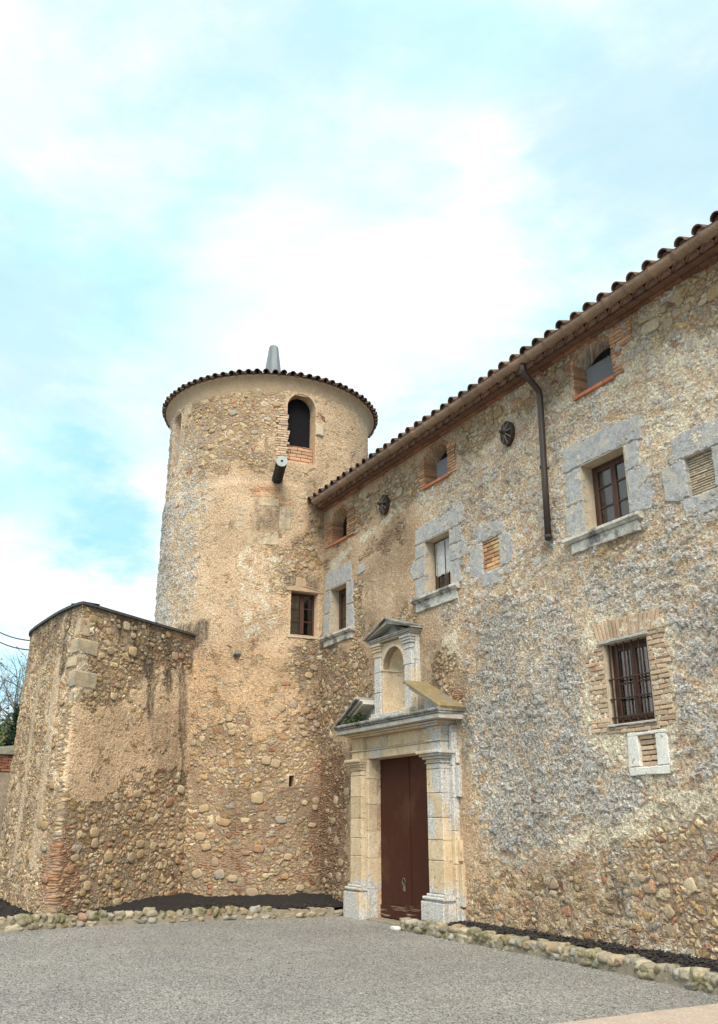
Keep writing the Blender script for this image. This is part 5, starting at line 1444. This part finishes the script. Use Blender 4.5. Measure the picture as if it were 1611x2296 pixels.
def quoin(z0, z1, lr, ll, e=.03):
    c = np.array([-16.78, 3.31]); o = .13 * (1 - (z0 + z1) / 2 / 5.5)
    dl = (left[-14] - left[-1]); dl /= np.linalg.norm(dl)
    nR = np.array([dB[1], -dB[0]]); nL = np.array([-dl[1], dl[0]])
    if nL[1] > 0: nL = -nL
    k = c + (nR + nL) / (1 + nR @ nL) * (o + e)
    q = [k, k + dB * lr, k + dB * lr - nR * .2, k - (nR + nL) * .16, k + dl * ll - nL * .2, k + dl * ll]
    b = .018
    qb = [np.array(p) for p in q]
    ctr = sum(qb) / 6
    vs = []
    for z, s_ in ((z0 + .004, b * 1.5), (z0 + b * 1.6, 0), (z1 - b * 1.6, 0), (z1 - .004, b * 1.5)):
        for p in qb:
            v_ = p - ctr; vs.append((*(p - v_ / np.linalg.norm(v_) * s_ + np.array([rnd.uniform(-.014, .014), rnd.uniform(-.014, .014)])), z + rnd.uniform(-.016, .016)))
    mb.add(vs, [(5, 4, 3, 2, 1, 0), tuple(18 + k_ for k_ in range(6))] + [(6 * r_ + k_, 6 * r_ + (k_ + 1) % 6, 6 * (r_ + 1) + (k_ + 1) % 6, 6 * (r_ + 1) + k_) for r_ in range(3) for k_ in range(6)])


quoin(4.90, 5.25, .24, .20, -.006); quoin(4.58, 4.86, .52, .28, .008); quoin(4.31, 4.54, .27, .36, .0); quoin(3.95, 4.27, .56, .22, .012); quoin(3.6, 3.88, .2, .17, -.01)
mb.build('quoin', simple('quoin_stone', (.40, .315, .205), (.50, .405, .275), 8, .95, .018, c3=(.31, .275, .22), con=.45), bast)
mb = MB(); pc = []
for z in np.linspace(5.0, .4, 30):
    x, y, _ = apos(np.array([-3.9 - .02 * math.sin(z * 3)]), np.array([z]), 0.0)
    i_ = int(np.argmin(abs(arc + 3.9))); pc.append((float(x[0]) + nrm[i_, 0] * .035, float(y[0]) + nrm[i_, 1] * .035, z))
mb.tube(pc, .014, 6); mb.build('wall_cable', M_cable, bast)

# ------------------------------------------------------------------ left background: garden wall, trees, cables, hill
gw = thing('garden_wall', 'old garden wall with red brick top courses beyond the bastion, at the left edge', 'wall', (-22.6, 1.0, 0))
mb = MB(); n = 40
mb.box(-22.75, -22.42, -8, 4.6, -.05, 2.72); mb.build('wall_face', simple('old_render', (.22, .175, .135), (.33, .265, .20), 5, .95, .02, c3=(.16, .13, .11)), gw)
mb = MB(); z = 2.73
for r in range(6):
    y = -8 - (.13 if r % 2 else 0)
    while y < 4.6:
        mb.box(-22.77, -22.40 + rnd.uniform(-.006, .006), y + .006, y + .262, z + .005, z + .058, j=.004); y += .268
    z += .063
mb.build('brick_courses', simple('weathered_brick', (.17, .07, .045), (.26, .13, .085), 8, .95, .008, island=.35), gw)
mb = MB(); vs = []
for i in range(64):
    y = -8 + 12.6 * i / 63
    for k in range(7): a = math.pi * k / 6; vs.append((-22.585 + .24 * math.cos(a), y, 3.11 + (.20 + .02 * math.sin(i * 1.7)) * math.sin(a)))
mb.add(vs, [(7 * i + k, 7 * i + k + 1, 7 * (i + 1) + k + 1, 7 * (i + 1) + k) for i in range(63) for k in range(6)]); mb.build('coping', simple('lichened_coping', (.12, .12, .095), (.20, .195, .15), 9, .95, .01), gw, smooth=True)


def branchy(mb, p, d, L, r, depth, tips, rr):
    n = 5; pts = [p]; dd = d.copy()
    for i in range(n):
        dd = dd + np.array([rr.gauss(0, .13), rr.gauss(0, .13), rr.gauss(.03, .1)]); dd /= np.linalg.norm(dd)
        pts.append(pts[-1] + dd * L / n)
    mb.tube(pts, [r * (1 - .45 * i / n) for i in range(n + 1)], 6 if depth > 2 else 4, caps=False)
    if depth == 0: tips += pts[2:]; return
    for k in range(rr.randint(3, 4)):
        i = rr.randint(2, n); q = dd + np.array([rr.gauss(0, .55), rr.gauss(0, .55), rr.gauss(.12, .4)]); q /= np.linalg.norm(q)
        branchy(mb, pts[i], q, L * rr.uniform(.55, .8), r * .5, depth - 1, tips, rr)


def leaf_cloud(pts, k, s0, s1, spread, rr):
    mb = MB()
    for p in pts:
        for _ in range(k):
            c = p + np.array([rr.gauss(0, spread), rr.gauss(0, spread), rr.gauss(0, spread)])
            n_ = np.array([rr.gauss(0, 1), rr.gauss(0, 1), rr.gauss(0, 1)]); n_ /= np.linalg.norm(n_) + 1e-9
            t = np.cross(n_, [.31, .2, .93]); t /= np.linalg.norm(t) + 1e-9; b = np.cross(n_, t); s = rr.uniform(s0, s1)
            mb.add([c - t * s, c + b * s * .55, c + t * s, c - b * s * .55], [(0, 1, 2, 3)])
    return mb


rr = random.Random(21)
tree = thing('bare_tree', 'sparse spring tree with thin grey branches rising behind the bastion', 'tree', (-31.5, 5.1, 0))
mb = MB(); tips = []
mb.tube([(-31.5, 5.1, -.1), (-31.5, 5.08, 1.5), (-31.55, 5.0, 3.0)], [.2, .16, .13], 9)
for d in ((-.1, -.6, .8), (.2, -.25, 1), (-.3, .2, 1), (.1, -.9, .55), (0, -.45, .95), (.1, .5, .9), (-.2, -.75, .7)):
    d = np.array(d, float); d /= np.linalg.norm(d)
    branchy(mb, np.array([-31.55, 5.0, rr.uniform(2.4, 3.0)]), d, rr.uniform(1.8, 2.5), .05, 3, tips, rr)
mb.build('trunk', M_bark, tree)
leaf_cloud([p for p in tips if rr.random() < .35], 3, .018, .04, .06, rr).build('crown', M_bud, tree)
ev = thing('evergreen_shrub', 'dark green upright evergreen beyond the garden wall, beside the bastion', 'shrub', (-30.5, 4.45, 0))
mb = MB(); mb.tube([(-30.5, 4.45, -.05), (-30.5, 4.45, 4.6)], [.1, .02], 6); mb.build('trunk', M_bark, ev)
pts = []
for _ in range(900):
    z = rr.uniform(.3, 5.1); rad = .62 * (1 - (z / 5.5) ** 2.2) * rr.uniform(.45, 1.05) * (1 + .2 * math.sin(z * 5)); a = rr.uniform(0, 6.283)
    pts.append(np.array([-30.5 + rad * math.cos(a), 4.45 + rad * math.sin(a), z]))
leaf_cloud(pts, 9, .03, .07, .07, rr).build('crown', M_cyp, ev)
for i, (p, q, sag) in enumerate((((-21.9, 3.2, 5.36), (-30.5, .8, 7.9), .25), ((-21.6, 3.15, 5.02), (-30.5, .7, 7.4), .25))):
    mb = MB(); p, q = np.array(CABLES[i][0]), np.array(CABLES[i][1])
    mb.tube([p * (1 - t) + q * t - np.array([0, 0, sag * 4 * t * (1 - t)]) for t in np.linspace(0, 1, 14)], .016, 6)
    tag(mb.build('overhead_cable', M_cable, loc=tuple(p)), ('upper black overhead cable running left from the bastion top', 'lower black overhead cable running left from the bastion, under another')[i], 'cable')
n = 50; vs = []
for i in range(n):
    for k in range(n):
        x, y = -110 - 120 * i / (n - 1), -90 + 220 * k / (n - 1)
        vs.append((x, y, 0))
v = np.array(vs); t = (-110 - v[:, 0]) / 120
v[:, 2] = np.sin(np.clip(t * 1.6, 0, 1) * math.pi / 2) * (16 + 6 * fbm(v[:, 0] * .02, v[:, 1] * .02, 3)) - .3
mb = MB(); mb.add(v, [(i * n + k, (i + 1) * n + k, (i + 1) * n + k + 1, i * n + k + 1) for i in range(n - 1) for k in range(n - 1)])
tag(mb.build('hill', simple('hill_grass', (.06, .075, .025), (.12, .12, .05), .2, .95, .1), smooth=True), kind='structure')
pts = [np.array(p) + np.array([0, 0, rr.uniform(.3, 3.0)]) for p in v[(v[:, 1] > -25) & (v[:, 1] < 60)] for _ in range(2)]
pts = [p + np.array([rr.uniform(-1.5, 1.5), rr.uniform(-2.5, 2.5), 0]) for p in pts]
tag(leaf_cloud(pts, 26, .25, .6, .9, rr).build('hill_wood', M_wood_hill), kind='stuff')
